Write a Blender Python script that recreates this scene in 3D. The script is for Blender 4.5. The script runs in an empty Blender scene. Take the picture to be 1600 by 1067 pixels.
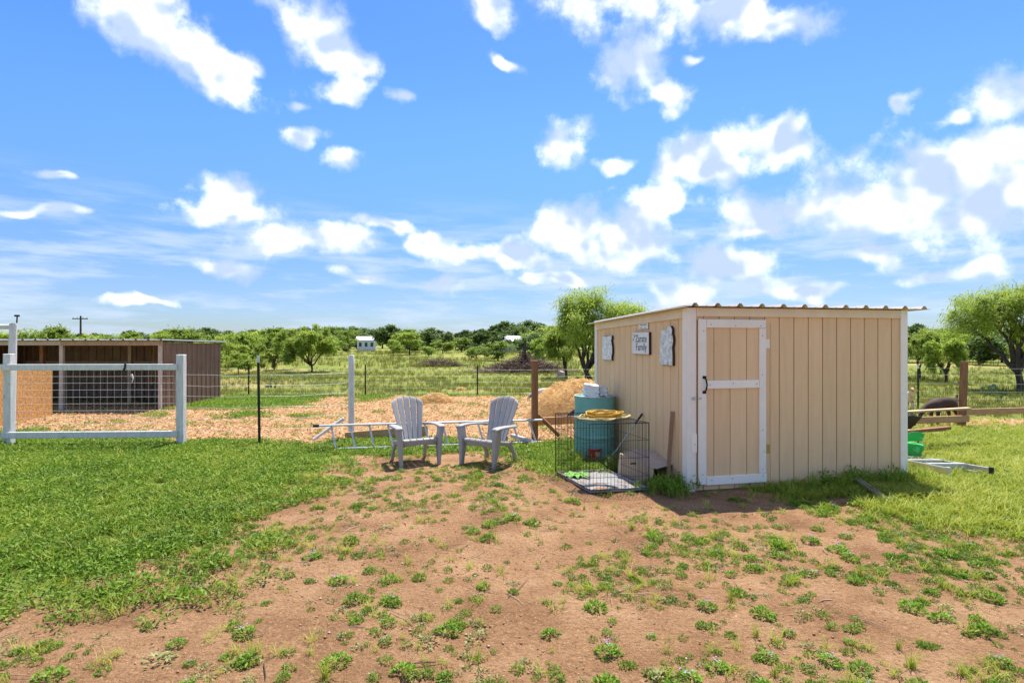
import bpy, bmesh, math, random
import numpy as np
from mathutils import Vector, Matrix

SC = bpy.context.scene
COL = SC.collection
R = math.radians

# ------------------------------------------------------------------ camera
cam_d = bpy.data.cameras.new('camera')
cam = bpy.data.objects.new('camera', cam_d)
COL.objects.link(cam)
EYE = 1.65
cam.location = (0, 0, EYE)
cam.rotation_euler = (R(90), 0, 0)
cam_d.sensor_width = 36
cam_d.lens = 20.25
cam_d.clip_start = 0.05
cam_d.clip_end = 3000
SC.camera = cam

# ------------------------------------------------------------------ light
SUN_TO = Vector((0.27, 0.78, 2.0)).normalized()      # direction towards the sun
SUN_EL = math.asin(SUN_TO.z)
SUN_AZ = math.atan2(SUN_TO.x, SUN_TO.y)
sd = bpy.data.lights.new('sun', 'SUN')
sd.energy = 2.1
sd.angle = R(0.53)
sd.color = (1.0, 0.95, 0.86)
sun = bpy.data.objects.new('sun', sd)
COL.objects.link(sun)
sun.rotation_euler = (-SUN_TO).to_track_quat('-Z', 'Y').to_euler()
sun.location = (10, 25, 60)

SC.view_settings.view_transform = 'Standard'
SC.view_settings.look = 'None'
SC.view_settings.gamma = 1.0
SC.view_settings.use_curve_mapping = False
SC.view_settings.exposure = 2.08
SC.cycles.max_bounces = 7
SC.cycles.diffuse_bounces = 4
SC.cycles.glossy_bounces = 2
SC.cycles.transmission_bounces = 4
SC.cycles.transparent_max_bounces = 4
SC.cycles.caustics_reflective = False
SC.cycles.caustics_refractive = False

# ------------------------------------------------------------------ sky
world = bpy.data.worlds.new('World')
SC.world = world
world.use_nodes = True
wt = world.node_tree
wt.nodes.clear()


def N(nt, typ, **kw):
    n = nt.nodes.new(typ)
    for k, v in kw.items():
        setattr(n, k, v)
    return n


def setin(n, **kw):
    for k, v in kw.items():
        n.inputs[k].default_value = v


def math_node(nt, op, a, b=None, c=None):
    n = N(nt, 'ShaderNodeMath', operation=op)
    for i, x in enumerate((a, b, c)):
        if x is None:
            continue
        if isinstance(x, (int, float)):
            n.inputs[i].default_value = x
        else:
            nt.links.new(x, n.inputs[i])
    return n.outputs[0]


def map_range(nt, v, a, b, c=0.0, d=1.0, smooth=True):
    n = N(nt, 'ShaderNodeMapRange')
    if smooth:
        n.interpolation_type = 'SMOOTHSTEP'
    nt.links.new(v, n.inputs[0])
    for i, x in zip((1, 2, 3, 4), (a, b, c, d)):
        n.inputs[i].default_value = x
    return n.outputs[0]


# clouds: centre, half width, half height (degrees on the photograph's lens), tilt
CLOUDS = [
    (195, 30, 62, 46, 30), (262, 72, 80, 50, 25), (335, 108, 66, 46, 15), (395, 96, 24, 16, 0),
    (455, 20, 45, 30, 30), (505, 62, 62, 46, 35), (560, 90, 42, 24, 10), (532, 134, 52, 19, -5),
    (468, 157, 18, 11, 0), (630, 152, 24, 14, 10), (468, 208, 38, 12, 0), (535, 246, 32, 13, 0),
    (70, 267, 32, 7, 5), (360, 308, 56, 26, 0), (362, 328, 88, 15, 0), (485, 378, 88, 20, 0), (60, 323, 66, 8, 0),
    (770, 15, 44, 28, 0), (1000, 10, 150, 34, 5), (1120, 26, 100, 34, 5), (1235, 32, 70, 24, 10),
    (985, 100, 54, 52, 60), (1032, 146, 46, 24, 10), (800, 107, 24, 10, 30), (1085, 93, 17, 8, 0),
    (880, 228, 36, 32, 15), (965, 254, 26, 13, 0),
    (1145, 228, 86, 38, 0), (1062, 250, 40, 34, 0), (1216, 226, 44, 30, 0), (1130, 262, 96, 22, 0),
    (1050, 312, 52, 24, 0), (905, 360, 52, 36, 10), (985, 362, 92, 38, 0),
    (1560, 150, 84, 42, 10), (1422, 156, 22, 15, 0), (1480, 186, 30, 10, 0),
    (1570, 220, 110, 50, -8), (1440, 268, 160, 52, -10), (1540, 285, 130, 66, 0), (1252, 318, 120, 42, -14),
    (1370, 315, 170, 50, -6), (1500, 330, 120, 36, 0), (1185, 355, 60, 20, 0),
    (610, 358, 54, 11, 10), (680, 390, 30, 17, 0), (790, 405, 72, 20, 10), (690, 438, 36, 11, 0),
    (358, 420, 32, 18, 0), (1140, 412, 92, 24, 8), (1065, 458, 44, 20, 0), (1365, 392, 62, 17, 5),
    (1500, 420, 60, 14, 0), (1250, 450, 70, 10, 0), (560, 430, 40, 8, 0), (240, 470, 60, 8, 0), (870, 440, 50, 8, 0),
]


def azel(px, py):
    x, z = (px - 800) / 900.0, (533 - py) / 900.0
    return math.atan2(x, 1.0), math.atan2(z, math.hypot(x, 1.0))


cg = bpy.data.node_groups.new('cloud_field', 'ShaderNodeTree')
cg.interface.new_socket('Dir', in_out='INPUT', socket_type='NodeSocketVector')
cg.interface.new_socket('Field', in_out='OUTPUT', socket_type='NodeSocketFloat')
cg.interface.new_socket('Puffs', in_out='OUTPUT', socket_type='NodeSocketFloat')
gi = N(cg, 'NodeGroupInput')
go = N(cg, 'NodeGroupOutput')
nrm = N(cg, 'ShaderNodeVectorMath', operation='NORMALIZE')
cg.links.new(gi.outputs[0], nrm.inputs[0])
sep = N(cg, 'ShaderNodeSeparateXYZ')
cg.links.new(nrm.outputs[0], sep.inputs[0])
az = math_node(cg, 'ARCTAN2', sep.outputs[0], sep.outputs[1])
el = math_node(cg, 'ARCSINE', sep.outputs[2])
uv = N(cg, 'ShaderNodeCombineXYZ')
cg.links.new(az, uv.inputs[0])
cg.links.new(el, uv.inputs[1])
uv.inputs[2].default_value = 1.0
wn = N(cg, 'ShaderNodeTexNoise')
setin(wn, Scale=9.0, Detail=2.0, Roughness=0.6)
cg.links.new(nrm.outputs[0], wn.inputs['Vector'])
wsub = N(cg, 'ShaderNodeVectorMath', operation='SUBTRACT')
cg.links.new(wn.outputs['Color'], wsub.inputs[0])
wsub.inputs[1].default_value = (0.5, 0.5, 0.5)
wsc = N(cg, 'ShaderNodeVectorMath', operation='MULTIPLY')
cg.links.new(wsub.outputs[0], wsc.inputs[0])
wsc.inputs[1].default_value = (0.10, 0.075, 0)
wadd = N(cg, 'ShaderNodeVectorMath', operation='ADD')
cg.links.new(uv.outputs[0], wadd.inputs[0])
cg.links.new(wsc.outputs[0], wadd.inputs[1])
acc = None
for (cx, cy, rx, ry, tilt) in CLOUDS:
    a0, e0 = azel(cx, cy)
    a1, _ = azel(cx + rx, cy)
    _, e1 = azel(cx, cy - ry)
    sa, se = abs(a1 - a0) * 1.42, abs(e1 - e0) * 1.5
    ct_, st_ = math.cos(R(-tilt)), math.sin(R(-tilt))
    ds = []
    for k1, k2, k3 in ((ct_ / sa, st_ / sa, -(a0 * ct_ + e0 * st_) / sa), (-st_ / se, ct_ / se, (a0 * st_ - e0 * ct_) / se)):
        dn = N(cg, 'ShaderNodeVectorMath', operation='DOT_PRODUCT')
        cg.links.new(wadd.outputs[0], dn.inputs[0])
        dn.inputs[1].default_value = (k1, k2, k3)
        ds.append(dn.outputs['Value'])
    d = math_node(cg, 'MULTIPLY_ADD', ds[0], ds[0], math_node(cg, 'MULTIPLY', ds[1], ds[1]))
    acc = d if acc is None else math_node(cg, 'SMOOTH_MIN', acc, d, 0.3)
acc = math_node(cg, 'SQRT', math_node(cg, 'MAXIMUM', acc, 0.0))
fb = N(cg, 'ShaderNodeTexNoise')
setin(fb, Scale=13.0, Detail=6.0, Roughness=0.60)
cg.links.new(nrm.outputs[0], fb.inputs['Vector'])
fbm = math_node(cg, 'SUBTRACT', fb.outputs['Fac'], 0.5)
dmin = math_node(cg, 'MINIMUM', acc, 2.2)
framed = math_node(cg, 'SUBTRACT', 1.0, dmin)
# beyond the clouds in view the same sort of cumulus goes on, with the same share of cover
gen = N(cg, 'ShaderNodeTexNoise')
setin(gen, Scale=5.0, Detail=2.0, Roughness=0.5)
cg.links.new(nrm.outputs[0], gen.inputs['Vector'])
genf = math_node(cg, 'MULTIPLY_ADD', gen.outputs['Fac'], 5.0, -2.46)
out_a = map_range(cg, math_node(cg, 'ABSOLUTE', az), 0.74, 0.9)
out_e = map_range(cg, el, 0.56, 0.66)
outside = math_node(cg, 'MAXIMUM', out_a, out_e)
mixn = N(cg, 'ShaderNodeMix')
cg.links.new(outside, mixn.inputs[0])
cg.links.new(framed, mixn.inputs[2])
cg.links.new(genf, mixn.inputs[3])
field = math_node(cg, 'MULTIPLY_ADD', fbm, 2.5, mixn.outputs[0])
cg.links.new(field, go.inputs[0])
fl = N(cg, 'ShaderNodeTexNoise')
setin(fl, Scale=11.0, Detail=2.5, Roughness=0.5)
cg.links.new(nrm.outputs[0], fl.inputs['Vector'])
cg.links.new(fl.outputs['Fac'], go.inputs[1])

tcw = N(wt, 'ShaderNodeTexCoord')
sky = N(wt, 'ShaderNodeTexSky')
sky.sky_type = 'NISHITA'
sky.sun_disc = False
sky.sun_elevation = SUN_EL
sky.sun_rotation = SUN_AZ
sky.altitude = 200
sky.air_density = 1.0
sky.dust_density = 0.3
sky.ozone_density = 3.0
hs = N(wt, 'ShaderNodeHueSaturation')
setin(hs, Saturation=1.30, Value=0.54, Hue=0.512)
wt.links.new(sky.outputs[0], hs.inputs['Color'])
f1 = N(wt, 'ShaderNodeGroup')
f1.node_tree = cg
f2 = N(wt, 'ShaderNodeTexNoise')
setin(f2, Scale=11.0, Detail=2.5, Roughness=0.5)
wt.links.new(tcw.outputs['Generated'], f1.inputs[0])
off = N(wt, 'ShaderNodeVectorMath', operation='ADD')
wt.links.new(tcw.outputs['Generated'], off.inputs[0])
off.inputs[1].default_value = (0.012, 0.0, 0.024)
wt.links.new(off.outputs[0], f2.inputs['Vector'])
alpha = map_range(wt, f1.outputs[0], 0.0, 0.80)
relief = math_node(wt, 'SUBTRACT', f1.outputs[1], f2.outputs['Fac'])
thick = map_range(wt, f1.outputs[0], 0.55, 1.3, 0.0, 0.24)
lit = math_node(wt, 'ADD', math_node(wt, 'MULTIPLY', relief, 3.4), 0.46)
lit = math_node(wt, 'SUBTRACT', lit, thick)
lit = map_range(wt, lit, 0.12, 0.92)
ccol = N(wt, 'ShaderNodeMix', data_type='RGBA')
wt.links.new(lit, ccol.inputs[0])
CLOUD_SHADE, CLOUD_LIT = (1.45, 1.8, 2.35, 1), (4.2, 4.15, 4.1, 1)
ccol.inputs[6].default_value = CLOUD_SHADE
ccol.inputs[7].default_value = CLOUD_LIT
# thin streaks of far cloud low over the horizon
sepw = N(wt, 'ShaderNodeSeparateXYZ')
wt.links.new(tcw.outputs['Generated'], sepw.inputs[0])
strm = N(wt, 'ShaderNodeMapping')
strm.inputs['Scale'].default_value = (5, 5, 34)
wt.links.new(tcw.outputs['Generated'], strm.inputs['Vector'])
stn = N(wt, 'ShaderNodeTexNoise')
setin(stn, Scale=1.0, Detail=5.0, Roughness=0.6)
wt.links.new(strm.outputs[0], stn.inputs['Vector'])
sta = map_range(wt, stn.outputs['Fac'], 0.42, 0.66, 0.0, 0.8)
stm = map_range(wt, sepw.outputs[2], 0.26, 0.12)
sta = math_node(wt, 'MULTIPLY', sta, stm)
mix1 = N(wt, 'ShaderNodeMix', data_type='RGBA')
wt.links.new(sta, mix1.inputs[0])
lowf = map_range(wt, sepw.outputs[2], 0.38, 0.0, 0.0, 1.0)
tint = N(wt, 'ShaderNodeMix', data_type='RGBA', blend_type='MULTIPLY')
wt.links.new(lowf, tint.inputs[0])
wt.links.new(hs.outputs[0], tint.inputs[6])
tint.inputs[7].default_value = (0.36, 0.42, 0.60, 1)
wt.links.new(tint.outputs[2], mix1.inputs[6])
mix1.inputs[7].default_value = (1.65, 2.0, 2.55, 1)
mix2 = N(wt, 'ShaderNodeMix', data_type='RGBA')
wt.links.new(math_node(wt, 'MULTIPLY', alpha, 0.97), mix2.inputs[0])
wt.links.new(mix1.outputs[2], mix2.inputs[6])
wt.links.new(ccol.outputs[2], mix2.inputs[7])
bg = N(wt, 'ShaderNodeBackground')
bg.inputs['Strength'].default_value = 0.1
wt.links.new(mix2.outputs[2], bg.inputs['Color'])
wo = N(wt, 'ShaderNodeOutputWorld')
wt.links.new(bg.outputs[0], wo.inputs['Surface'])
world.cycles.sampling_method = 'MANUAL'
world.cycles.sample_map_resolution = 512

# ================================================================== helpers
rng = np.random.default_rng(11)
rnd = random.Random(5)


def sstep(a, b, t):
    t = np.clip((np.asarray(t, float) - a) / (b - a), 0, 1)
    return t * t * (3 - 2 * t)


def _hash(i, j, s):
    h = np.sin(i * 127.1 + j * 311.7 + s * 74.7) * 43758.5453
    return h - np.floor(h)


def vnoise(x, y, s=0):
    x = np.asarray(x, float)
    y = np.asarray(y, float)
    i, j = np.floor(x), np.floor(y)
    u, v = x - i, y - j
    u, v = u * u * (3 - 2 * u), v * v * (3 - 2 * v)
    return ((_hash(i, j, s) * (1 - u) + _hash(i + 1, j, s) * u) * (1 - v)
            + (_hash(i, j + 1, s) * (1 - u) + _hash(i + 1, j + 1, s) * u) * v)


def fbm2(x, y, s=0, o=4):
    t, a, w = 0, 0.5, 0
    for k in range(o):
        t = t + a * vnoise(x * 2 ** k + 13.7 * k, y * 2 ** k - 7.1 * k, s + k)
        w += a
        a *= 0.5
    return t / w


def gz(x, y):
    """height of the ground"""
    x = np.asarray(x, float)
    y = np.asarray(y, float)
    near = 0.03 * (fbm2(x * 0.7, y * 0.7, 3) - 0.5) + 0.016 * (fbm2(x * 3.1, y * 3.1, 8, 3) - 0.5)
    dist = np.hypot(x, y)
    far = sstep(25, 130, dist) * 1.6 * (fbm2(x * 0.018, y * 0.018, 21) - 0.47)
    return near + far


def gp(px, py):
    """ground position seen at a place in the photograph (flat ground)"""
    Y = 900 * EYE / (py - 533.0)
    return ((px - 800) * Y / 900.0, Y)


def hz(py, Y):
    return EYE - (py - 533.0) * Y / 900.0


# ---- surface zones
SHED_O = (1.93, 6.32)
SHED_A = R(12.1)
SHED_W, SHED_D = 2.85, 2.85


def shed_local(x, y):
    dx, dy = x - SHED_O[0], y - SHED_O[1]
    return dx * math.cos(SHED_A) + dy * math.sin(SHED_A), -dx * math.sin(SHED_A) + dy * math.cos(SHED_A)


def zone_chips(x, y):
    n = fbm2(x * 0.9, y * 0.9, 31) - 0.5
    m = sstep(9.25, 9.6, y + 1.1 * n) * sstep(17.6, 17.2, y + 0.8 * n)
    m = m * sstep(3.2, 2.4, x + n) * sstep(-13, -12, x)
    patch = sstep(0.53, 0.66, fbm2(x * 0.55 + 3, y * 0.8, 44))
    patch = patch * sstep(-3.2, -4.6, x)
    side = sstep(-8.9, -8.3, x) * sstep(-5.2, -6.0, x) * sstep(13.6, 14.6, y)      # grass beside the shelter
    m = m * (1 - 0.75 * patch) * (1 - 0.8 * side)
    pen2 = sstep(6.0, 7.0, x) * sstep(10.4, 10.9, y + n) * sstep(12.6, 12.0, y + n)
    return np.clip(m + 0.8 * pen2, 0, 1)


def zone_meadow(x, y):
    n = fbm2(x * 0.5, y * 0.5, 5) - 0.5
    return np.clip(sstep(17.2, 18.0, y + n) + sstep(6, 7, x) * sstep(11.8, 12.8, y + n)
                   + sstep(-12.5, -14, x) + sstep(15, 17, x), 0, 1)


def zone_green(x, y):
    """dense ground cover"""
    n = fbm2(x * 1.3, y * 1.3, 12) - 0.5
    n2 = fbm2(x * 4, y * 4, 15, 3) - 0.5
    bx = -2.55 + 0.55 * sstep(6.5, 8.3, y)
    left = sstep(0.75, -0.75, (x - bx) + 1.7 * n + 1.3 * n2) * sstep(3.1, 3.9, y + 0.6 * n)
    band = sstep(8.25, 8.75, y + 0.7 * n) * sstep(3.0, 1.9, x)
    right = sstep(-0.55, 0.5, x - (3.55 + 0.16 * (y - 4)) + 1.3 * n + 0.4 * n2) * sstep(4.1, 5.6, y + 0.5 * (x - 4.5) + n)
    u, v = shed_local(x, y)
    front = sstep(-0.62, -0.4, v + 0.5 * n2) * sstep(0.4, 0.1, v) * sstep(0.35, 1.3, u) * sstep(4, 3, u)
    drum = sstep(1.3, 0.55, np.hypot((x - 1.15) * 0.9, (y - 7.95) * 0.75) + 0.6 * n)
    g = np.maximum.reduce([left, band, right, front, drum])
    g = g * (1 - zone_chips(x, y))
    pen_green = sstep(9.2, 9.6, y) * (1 - zone_chips(x, y))
    return np.clip(np.maximum(g, pen_green), 0, 1)


# ---------------------------------------------------------------- materials
MATS = {}


def mat(name, col, rough=0.6, col2=None, scale=6.0, detail=5.0, var=0.18, bump=0.15, bscale=60.0,
        metal=0.0, stretch=(1, 1, 1), lo=0.35, hi=0.7, spec=0.4, spots=None):
    if name in MATS:
        return MATS[name]
    m = bpy.data.materials.new(name)
    m.use_nodes = True
    nt = m.node_tree
    nt.nodes.clear()
    out = N(nt, 'ShaderNodeOutputMaterial')
    pb = N(nt, 'ShaderNodeBsdfPrincipled')
    nt.links.new(pb.outputs[0], out.inputs[0])
    tc = N(nt, 'ShaderNodeTexCoord')
    oi = N(nt, 'ShaderNodeObjectInfo')
    mp = N(nt, 'ShaderNodeMapping')
    mp.inputs['Scale'].default_value = stretch
    addv = N(nt, 'ShaderNodeVectorMath', operation='ADD')
    nt.links.new(tc.outputs['Object'], addv.inputs[0])
    sc = N(nt, 'ShaderNodeVectorMath', operation='SCALE')
    sc.inputs[0].default_value = (13.1, 7.7, 9.3)
    nt.links.new(oi.outputs['Random'], sc.inputs['Scale'])
    nt.links.new(sc.outputs[0], addv.inputs[1])
    nt.links.new(addv.outputs[0], mp.inputs['Vector'])
    nz = N(nt, 'ShaderNodeTexNoise')
    setin(nz, Scale=scale, Detail=detail, Roughness=0.6)
    nt.links.new(mp.outputs[0], nz.inputs['Vector'])
    rp = N(nt, 'ShaderNodeValToRGB')
    c1 = tuple(col) + (1,)
    c2 = tuple(col2) + (1,) if col2 else tuple(max(0, c * (1 - var)) for c in col) + (1,)
    rp.color_ramp.elements[0].position = lo
    rp.color_ramp.elements[1].position = hi
    rp.color_ramp.elements[0].color = c2
    rp.color_ramp.elements[1].color = c1
    nt.links.new(nz.outputs['Fac'], rp.inputs[0])
    colo = rp.outputs[0]
    # a little difference from piece to piece
    hsv = N(nt, 'ShaderNodeHueSaturation')
    vr = N(nt, 'ShaderNodeMapRange')
    nt.links.new(oi.outputs['Random'], vr.inputs[0])
    vr.inputs[3].default_value = 0.95
    vr.inputs[4].default_value = 1.05
    nt.links.new(vr.outputs[0], hsv.inputs['Value'])
    nt.links.new(colo, hsv.inputs['Color'])
    colo = hsv.outputs[0]
    if spots:
        sc_, lo_, hi_, c_ = spots
        sn = N(nt, 'ShaderNodeTexNoise')
        setin(sn, Scale=sc_, Detail=6.0, Roughness=0.65)
        nt.links.new(addv.outputs[0], sn.inputs['Vector'])
        sf = map_range(nt, sn.outputs['Fac'], lo_, hi_)
        mx = N(nt, 'ShaderNodeMix', data_type='RGBA')
        nt.links.new(sf, mx.inputs[0])
        nt.links.new(colo, mx.inputs[6])
        mx.inputs[7].default_value = tuple(c_) + (1,)
        colo = mx.outputs[2]
    nt.links.new(colo, pb.inputs['Base Color'])
    rr = map_range(nt, nz.outputs['Fac'], 0.3, 0.7, min(1, rough + 0.08), max(0.05, rough - 0.08))
    nt.links.new(rr, pb.inputs['Roughness'])
    pb.inputs['Metallic'].default_value = metal
    pb.inputs['Specular IOR Level'].default_value = spec
    if bump > 0:
        bn = N(nt, 'ShaderNodeTexNoise')
        setin(bn, Scale=bscale, Detail=4.0)
        nt.links.new(mp.outputs[0], bn.inputs['Vector'])
        bp = N(nt, 'ShaderNodeBump')
        setin(bp, Strength=bump, Distance=0.01)
        nt.links.new(bn.outputs['Fac'], bp.inputs['Height'])
        nt.links.new(bp.outputs[0], pb.inputs['Normal'])
    MATS[name] = m
    return m


def leaf_mat(name, stops, trans=0.35, rough=0.55, attr='tone'):
    """leaf colour from a per-leaf tone, with light passing through the leaf"""
    m = bpy.data.materials.new(name)
    m.use_nodes = True
    nt = m.node_tree
    nt.nodes.clear()
    out = N(nt, 'ShaderNodeOutputMaterial')
    pb = N(nt, 'ShaderNodeBsdfPrincipled')
    pb.inputs['Roughness'].default_value = rough
    pb.inputs['Specular IOR Level'].default_value = 0.25
    at = N(nt, 'ShaderNodeAttribute')
    at.attribute_name = attr
    rp = N(nt, 'ShaderNodeValToRGB')
    els = rp.color_ramp.elements
    els[0].position, els[0].color = stops[0][0], tuple(stops[0][1]) + (1,)
    els[1].position, els[1].color = stops[-1][0], tuple(stops[-1][1]) + (1,)
    for p, c in stops[1:-1]:
        e = els.new(p)
        e.color = tuple(c) + (1,)
    nt.links.new(at.outputs['Fac'], rp.inputs[0])
    oi = N(nt, 'ShaderNodeObjectInfo')
    hsv = N(nt, 'ShaderNodeHueSaturation')
    vr = N(nt, 'ShaderNodeMapRange')
    nt.links.new(oi.outputs['Random'], vr.inputs[0])
    vr.inputs[3].default_value = 0.88
    vr.inputs[4].default_value = 1.14
    nt.links.new(vr.outputs[0], hsv.inputs['Value'])
    nt.links.new(rp.outputs[0], hsv.inputs['Color'])
    nt.links.new(hsv.outputs[0], pb.inputs['Base Color'])
    if trans > 0:
        tr = N(nt, 'ShaderNodeBsdfTranslucent')
        nt.links.new(hsv.outputs[0], tr.inputs['Color'])
        ms = N(nt, 'ShaderNodeMixShader')
        ms.inputs[0].default_value = trans
        nt.links.new(pb.outputs[0], ms.inputs[1])
        nt.links.new(tr.outputs[0], ms.inputs[2])
        nt.links.new(ms.outputs[0], out.inputs[0])
    else:
        nt.links.new(pb.outputs[0], out.inputs[0])
    MATS[name] = m
    return m


# ---------------------------------------------------------------- mesh building
class MB:
    def __init__(self):
        self.v, self.f = [], []

    def add(self, vs, fs):
        o = len(self.v)
        self.v += [tuple(p) for p in vs]
        self.f += [tuple(i + o for i in f) for f in fs]
        return self

    def box(self, c, s, rot=None):
        x, y, z = s[0] / 2, s[1] / 2, s[2] / 2
        vs = [Vector(p) for p in ((-x, -y, -z), (x, -y, -z), (x, y, -z), (-x, y, -z),
                                  (-x, -y, z), (x, -y, z), (x, y, z), (-x, y, z))]
        if rot is not None:
            vs = [rot @ p for p in vs]
        vs = [p + Vector(c) for p in vs]
        return self.add(vs, [(0, 3, 2, 1), (4, 5, 6, 7), (0, 1, 5, 4), (1, 2, 6, 5), (2, 3, 7, 6), (3, 0, 4, 7)])

    def span(self, a, b):
        return self.box([(a[i] + b[i]) / 2 for i in range(3)], [abs(b[i] - a[i]) for i in range(3)])

    def beam(self, p0, p1, w, h, up=(0, 0, 1)):
        p0, p1 = Vector(p0), Vector(p1)
        d = (p1 - p0)
        L = d.length
        d.normalize()
        upv = Vector(up)
        if abs(d.dot(upv)) > 0.98:
            upv = Vector((0, 1, 0))
        s = d.cross(upv).normalized()
        u = s.cross(d)
        rot = Matrix((d, s, u)).transposed()
        return self.box((p0 + p1) / 2, (L, w, h), rot)

    def loft(self, secs, closed_caps=True):
        k = len(secs[0])
        vs = [p for s in secs for p in s]
        fs = []
        for i in range(len(secs) - 1):
            for j in range(k):
                a, b = i * k + j, i * k + (j + 1) % k
                fs.append((a, b, b + k, a + k))
        if closed_caps:
            fs.append(tuple(range(k))[::-1])
            fs.append(tuple((len(secs) - 1) * k + j for j in range(k)))
        return self.add(vs, fs)

    def tube(self, pts, r, n=6, cap=True):
        pts = [Vector(p) for p in pts]
        rs = r if isinstance(r, (list, tuple)) else [r] * len(pts)
        secs = []
        prev = None
        for i, p in enumerate(pts):
            d = (pts[min(i + 1, len(pts) - 1)] - pts[max(i - 1, 0)])
            if d.length < 1e-9:
                d = Vector((0, 0, 1))
            d.normalize()
            ref = prev if prev is not None else (Vector((0, 0, 1)) if abs(d.z) < 0.9 else Vector((1, 0, 0)))
            s = d.cross(ref)
            if s.length < 1e-6:
                s = d.cross(Vector((1, 0.3, 0)))
            s.normalize()
            u = s.cross(d)
            prev = u
            secs.append([p + (s * math.cos(t) + u * math.sin(t)) * rs[i]
                         for t in [2 * math.pi * q / n for q in range(n)]])
        return self.loft(secs, cap)

    def lathe(self, prof, n=28, c=(0, 0, 0)):
        secs = [[(c[0] + r * math.cos(2 * math.pi * q / n), c[1] + r * math.sin(2 * math.pi * q / n), c[2] + z)
                 for q in range(n)] for r, z in prof]
        return self.loft(secs)

    def build(self, name, m=None, parent=None, bevel=0.0, seg=1, smooth=None, fix=True):
        me = bpy.data.meshes.new(name)
        me.from_pydata(self.v, [], self.f)
        if fix or bevel:
            bm = bmesh.new()
            bm.from_mesh(me)
            if fix:
                bmesh.ops.recalc_face_normals(bm, faces=bm.faces)
            if bevel:
                bmesh.ops.bevel(bm, geom=list(bm.edges), offset=bevel, segments=seg, affect='EDGES', profile=0.5,
                                clamp_overlap=True)
            bm.to_mesh(me)
            bm.free()
        if smooth is not None:
            me.polygons.foreach_set('use_smooth', [True] * len(me.polygons))
            me.set_sharp_from_angle(angle=R(smooth))
        if m is not None:
            me.materials.append(m)
        return link(name, me, parent)


def link(name, me, parent=None):
    o = bpy.data.objects.new(name, me)
    COL.objects.link(o)
    if parent is not None:
        o.parent = parent
    return o


def tag(o, label=None, cat=None, group=None, kind=None):
    if label:
        o['label'] = label
    if cat:
        o['category'] = cat
    if group:
        o['group'] = group
    if kind:
        o['kind'] = kind
    return o


def thing(name, label, cat, loc=(0, 0, 0), rz=0.0, group=None, rot=None):
    o = bpy.data.objects.new(name, None)
    COL.objects.link(o)
    o.location = loc
    o.rotation_euler = rot if rot else (0, 0, rz)
    o.empty_display_size = 0.1
    return tag(o, label, cat, group)


def dup(root, loc=None, rz=None, scale=None, label=None, group=None):
    def rec(o, par):
        c = o.copy()
        COL.objects.link(c)
        c.parent = par
        for ch in list(o.children):
            rec(ch, c)
        return c
    r = rec(root, None)
    if loc is not None:
        r.location = loc
    if rz is not None:
        r.rotation_euler = (0, 0, rz)
    if scale is not None:
        r.scale = scale if hasattr(scale, '__len__') else (scale,) * 3
    return tag(r, label, None, group)


def np_obj(name, V, F, m, tone=None, parent=None, kind=None, label=None, cat=None, mat_idx=None):
    """numpy arrays to a mesh object; F is (n,3) or (n,4)"""
    me = bpy.data.meshes.new(name)
    k = F.shape[1]
    me.vertices.add(len(V))
    me.vertices.foreach_set('co', np.ascontiguousarray(V, dtype=np.float32).ravel())
    me.loops.add(F.size)
    me.loops.foreach_set('vertex_index', np.ascontiguousarray(F, dtype=np.int32).ravel())
    me.polygons.add(len(F))
    me.polygons.foreach_set('loop_start', np.arange(0, F.size, k, dtype=np.int32))
    me.polygons.foreach_set('loop_total', np.full(len(F), k, dtype=np.int32))
    if tone is not None:
        a = me.attributes.new('tone', 'FLOAT', 'POINT')
        a.data.foreach_set('value', np.ascontiguousarray(tone, dtype=np.float32))
    ms = m if isinstance(m, (list, tuple)) else [m]
    for q in ms:
        me.materials.append(q)
    if mat_idx is not None:
        me.polygons.foreach_set('material_index', np.ascontiguousarray(mat_idx, dtype=np.int32))
    me.update(calc_edges=True)
    me.validate()
    o = link(name, me, parent)
    return tag(o, label, cat, None, kind)


def quads_from(c, a, b):
    """leaf quads: centre c, half axes a and b (n,3)"""
    n = len(c)
    V = np.stack([c - a, c + b * 0.9 - a * 0.1, c + a, c - b * 0.9 - a * 0.1], 1).reshape(-1, 3)
    F = np.arange(n * 4).reshape(-1, 4)
    return V, F


def unit(v):
    return v / (np.linalg.norm(v, axis=-1, keepdims=True) + 1e-9)


def rand_unit(n, g=rng):
    return unit(g.normal(size=(n, 3)))


def stamp(proto, xs, ys, sc, rz, tone, zoff=0.0, tilt=0.0):
    """many copies of a small plant as one mesh (ground cover)"""
    PV, PF, PT = proto
    m = len(xs)
    c, s = np.cos(rz), np.sin(rz)
    X = PV[None, :, 0] * c[:, None] - PV[None, :, 1] * s[:, None]
    Y = PV[None, :, 0] * s[:, None] + PV[None, :, 1] * c[:, None]
    Z = np.repeat(PV[None, :, 2], m, 0)
    V = np.stack([X * sc[:, None] + xs[:, None], Y * sc[:, None] + ys[:, None],
                  Z * sc[:, None] + (gz(xs, ys) + zoff)[:, None]], 2).reshape(-1, 3)
    F = (PF[None] + (np.arange(m) * len(PV))[:, None, None]).reshape(-1, PF.shape[1])
    T = (PT[None, :] + tone[:, None]).reshape(-1)
    return V, F, T


def join(parts):
    V, F, T, o = [], [], [], 0
    for v, f, t in parts:
        V.append(v)
        F.append(f + o)
        T.append(t)
        o += len(v)
    return np.concatenate(V), np.concatenate(F), np.concatenate(T)

# ================================================================== ground
def axis(segs):
    out = [segs[0][0]]
    for a, b, st in segs:
        n = max(1, int(round((b - a) / st)))
        out += list(np.linspace(a, b, n + 1)[1:])
    return np.array(out)


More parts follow.
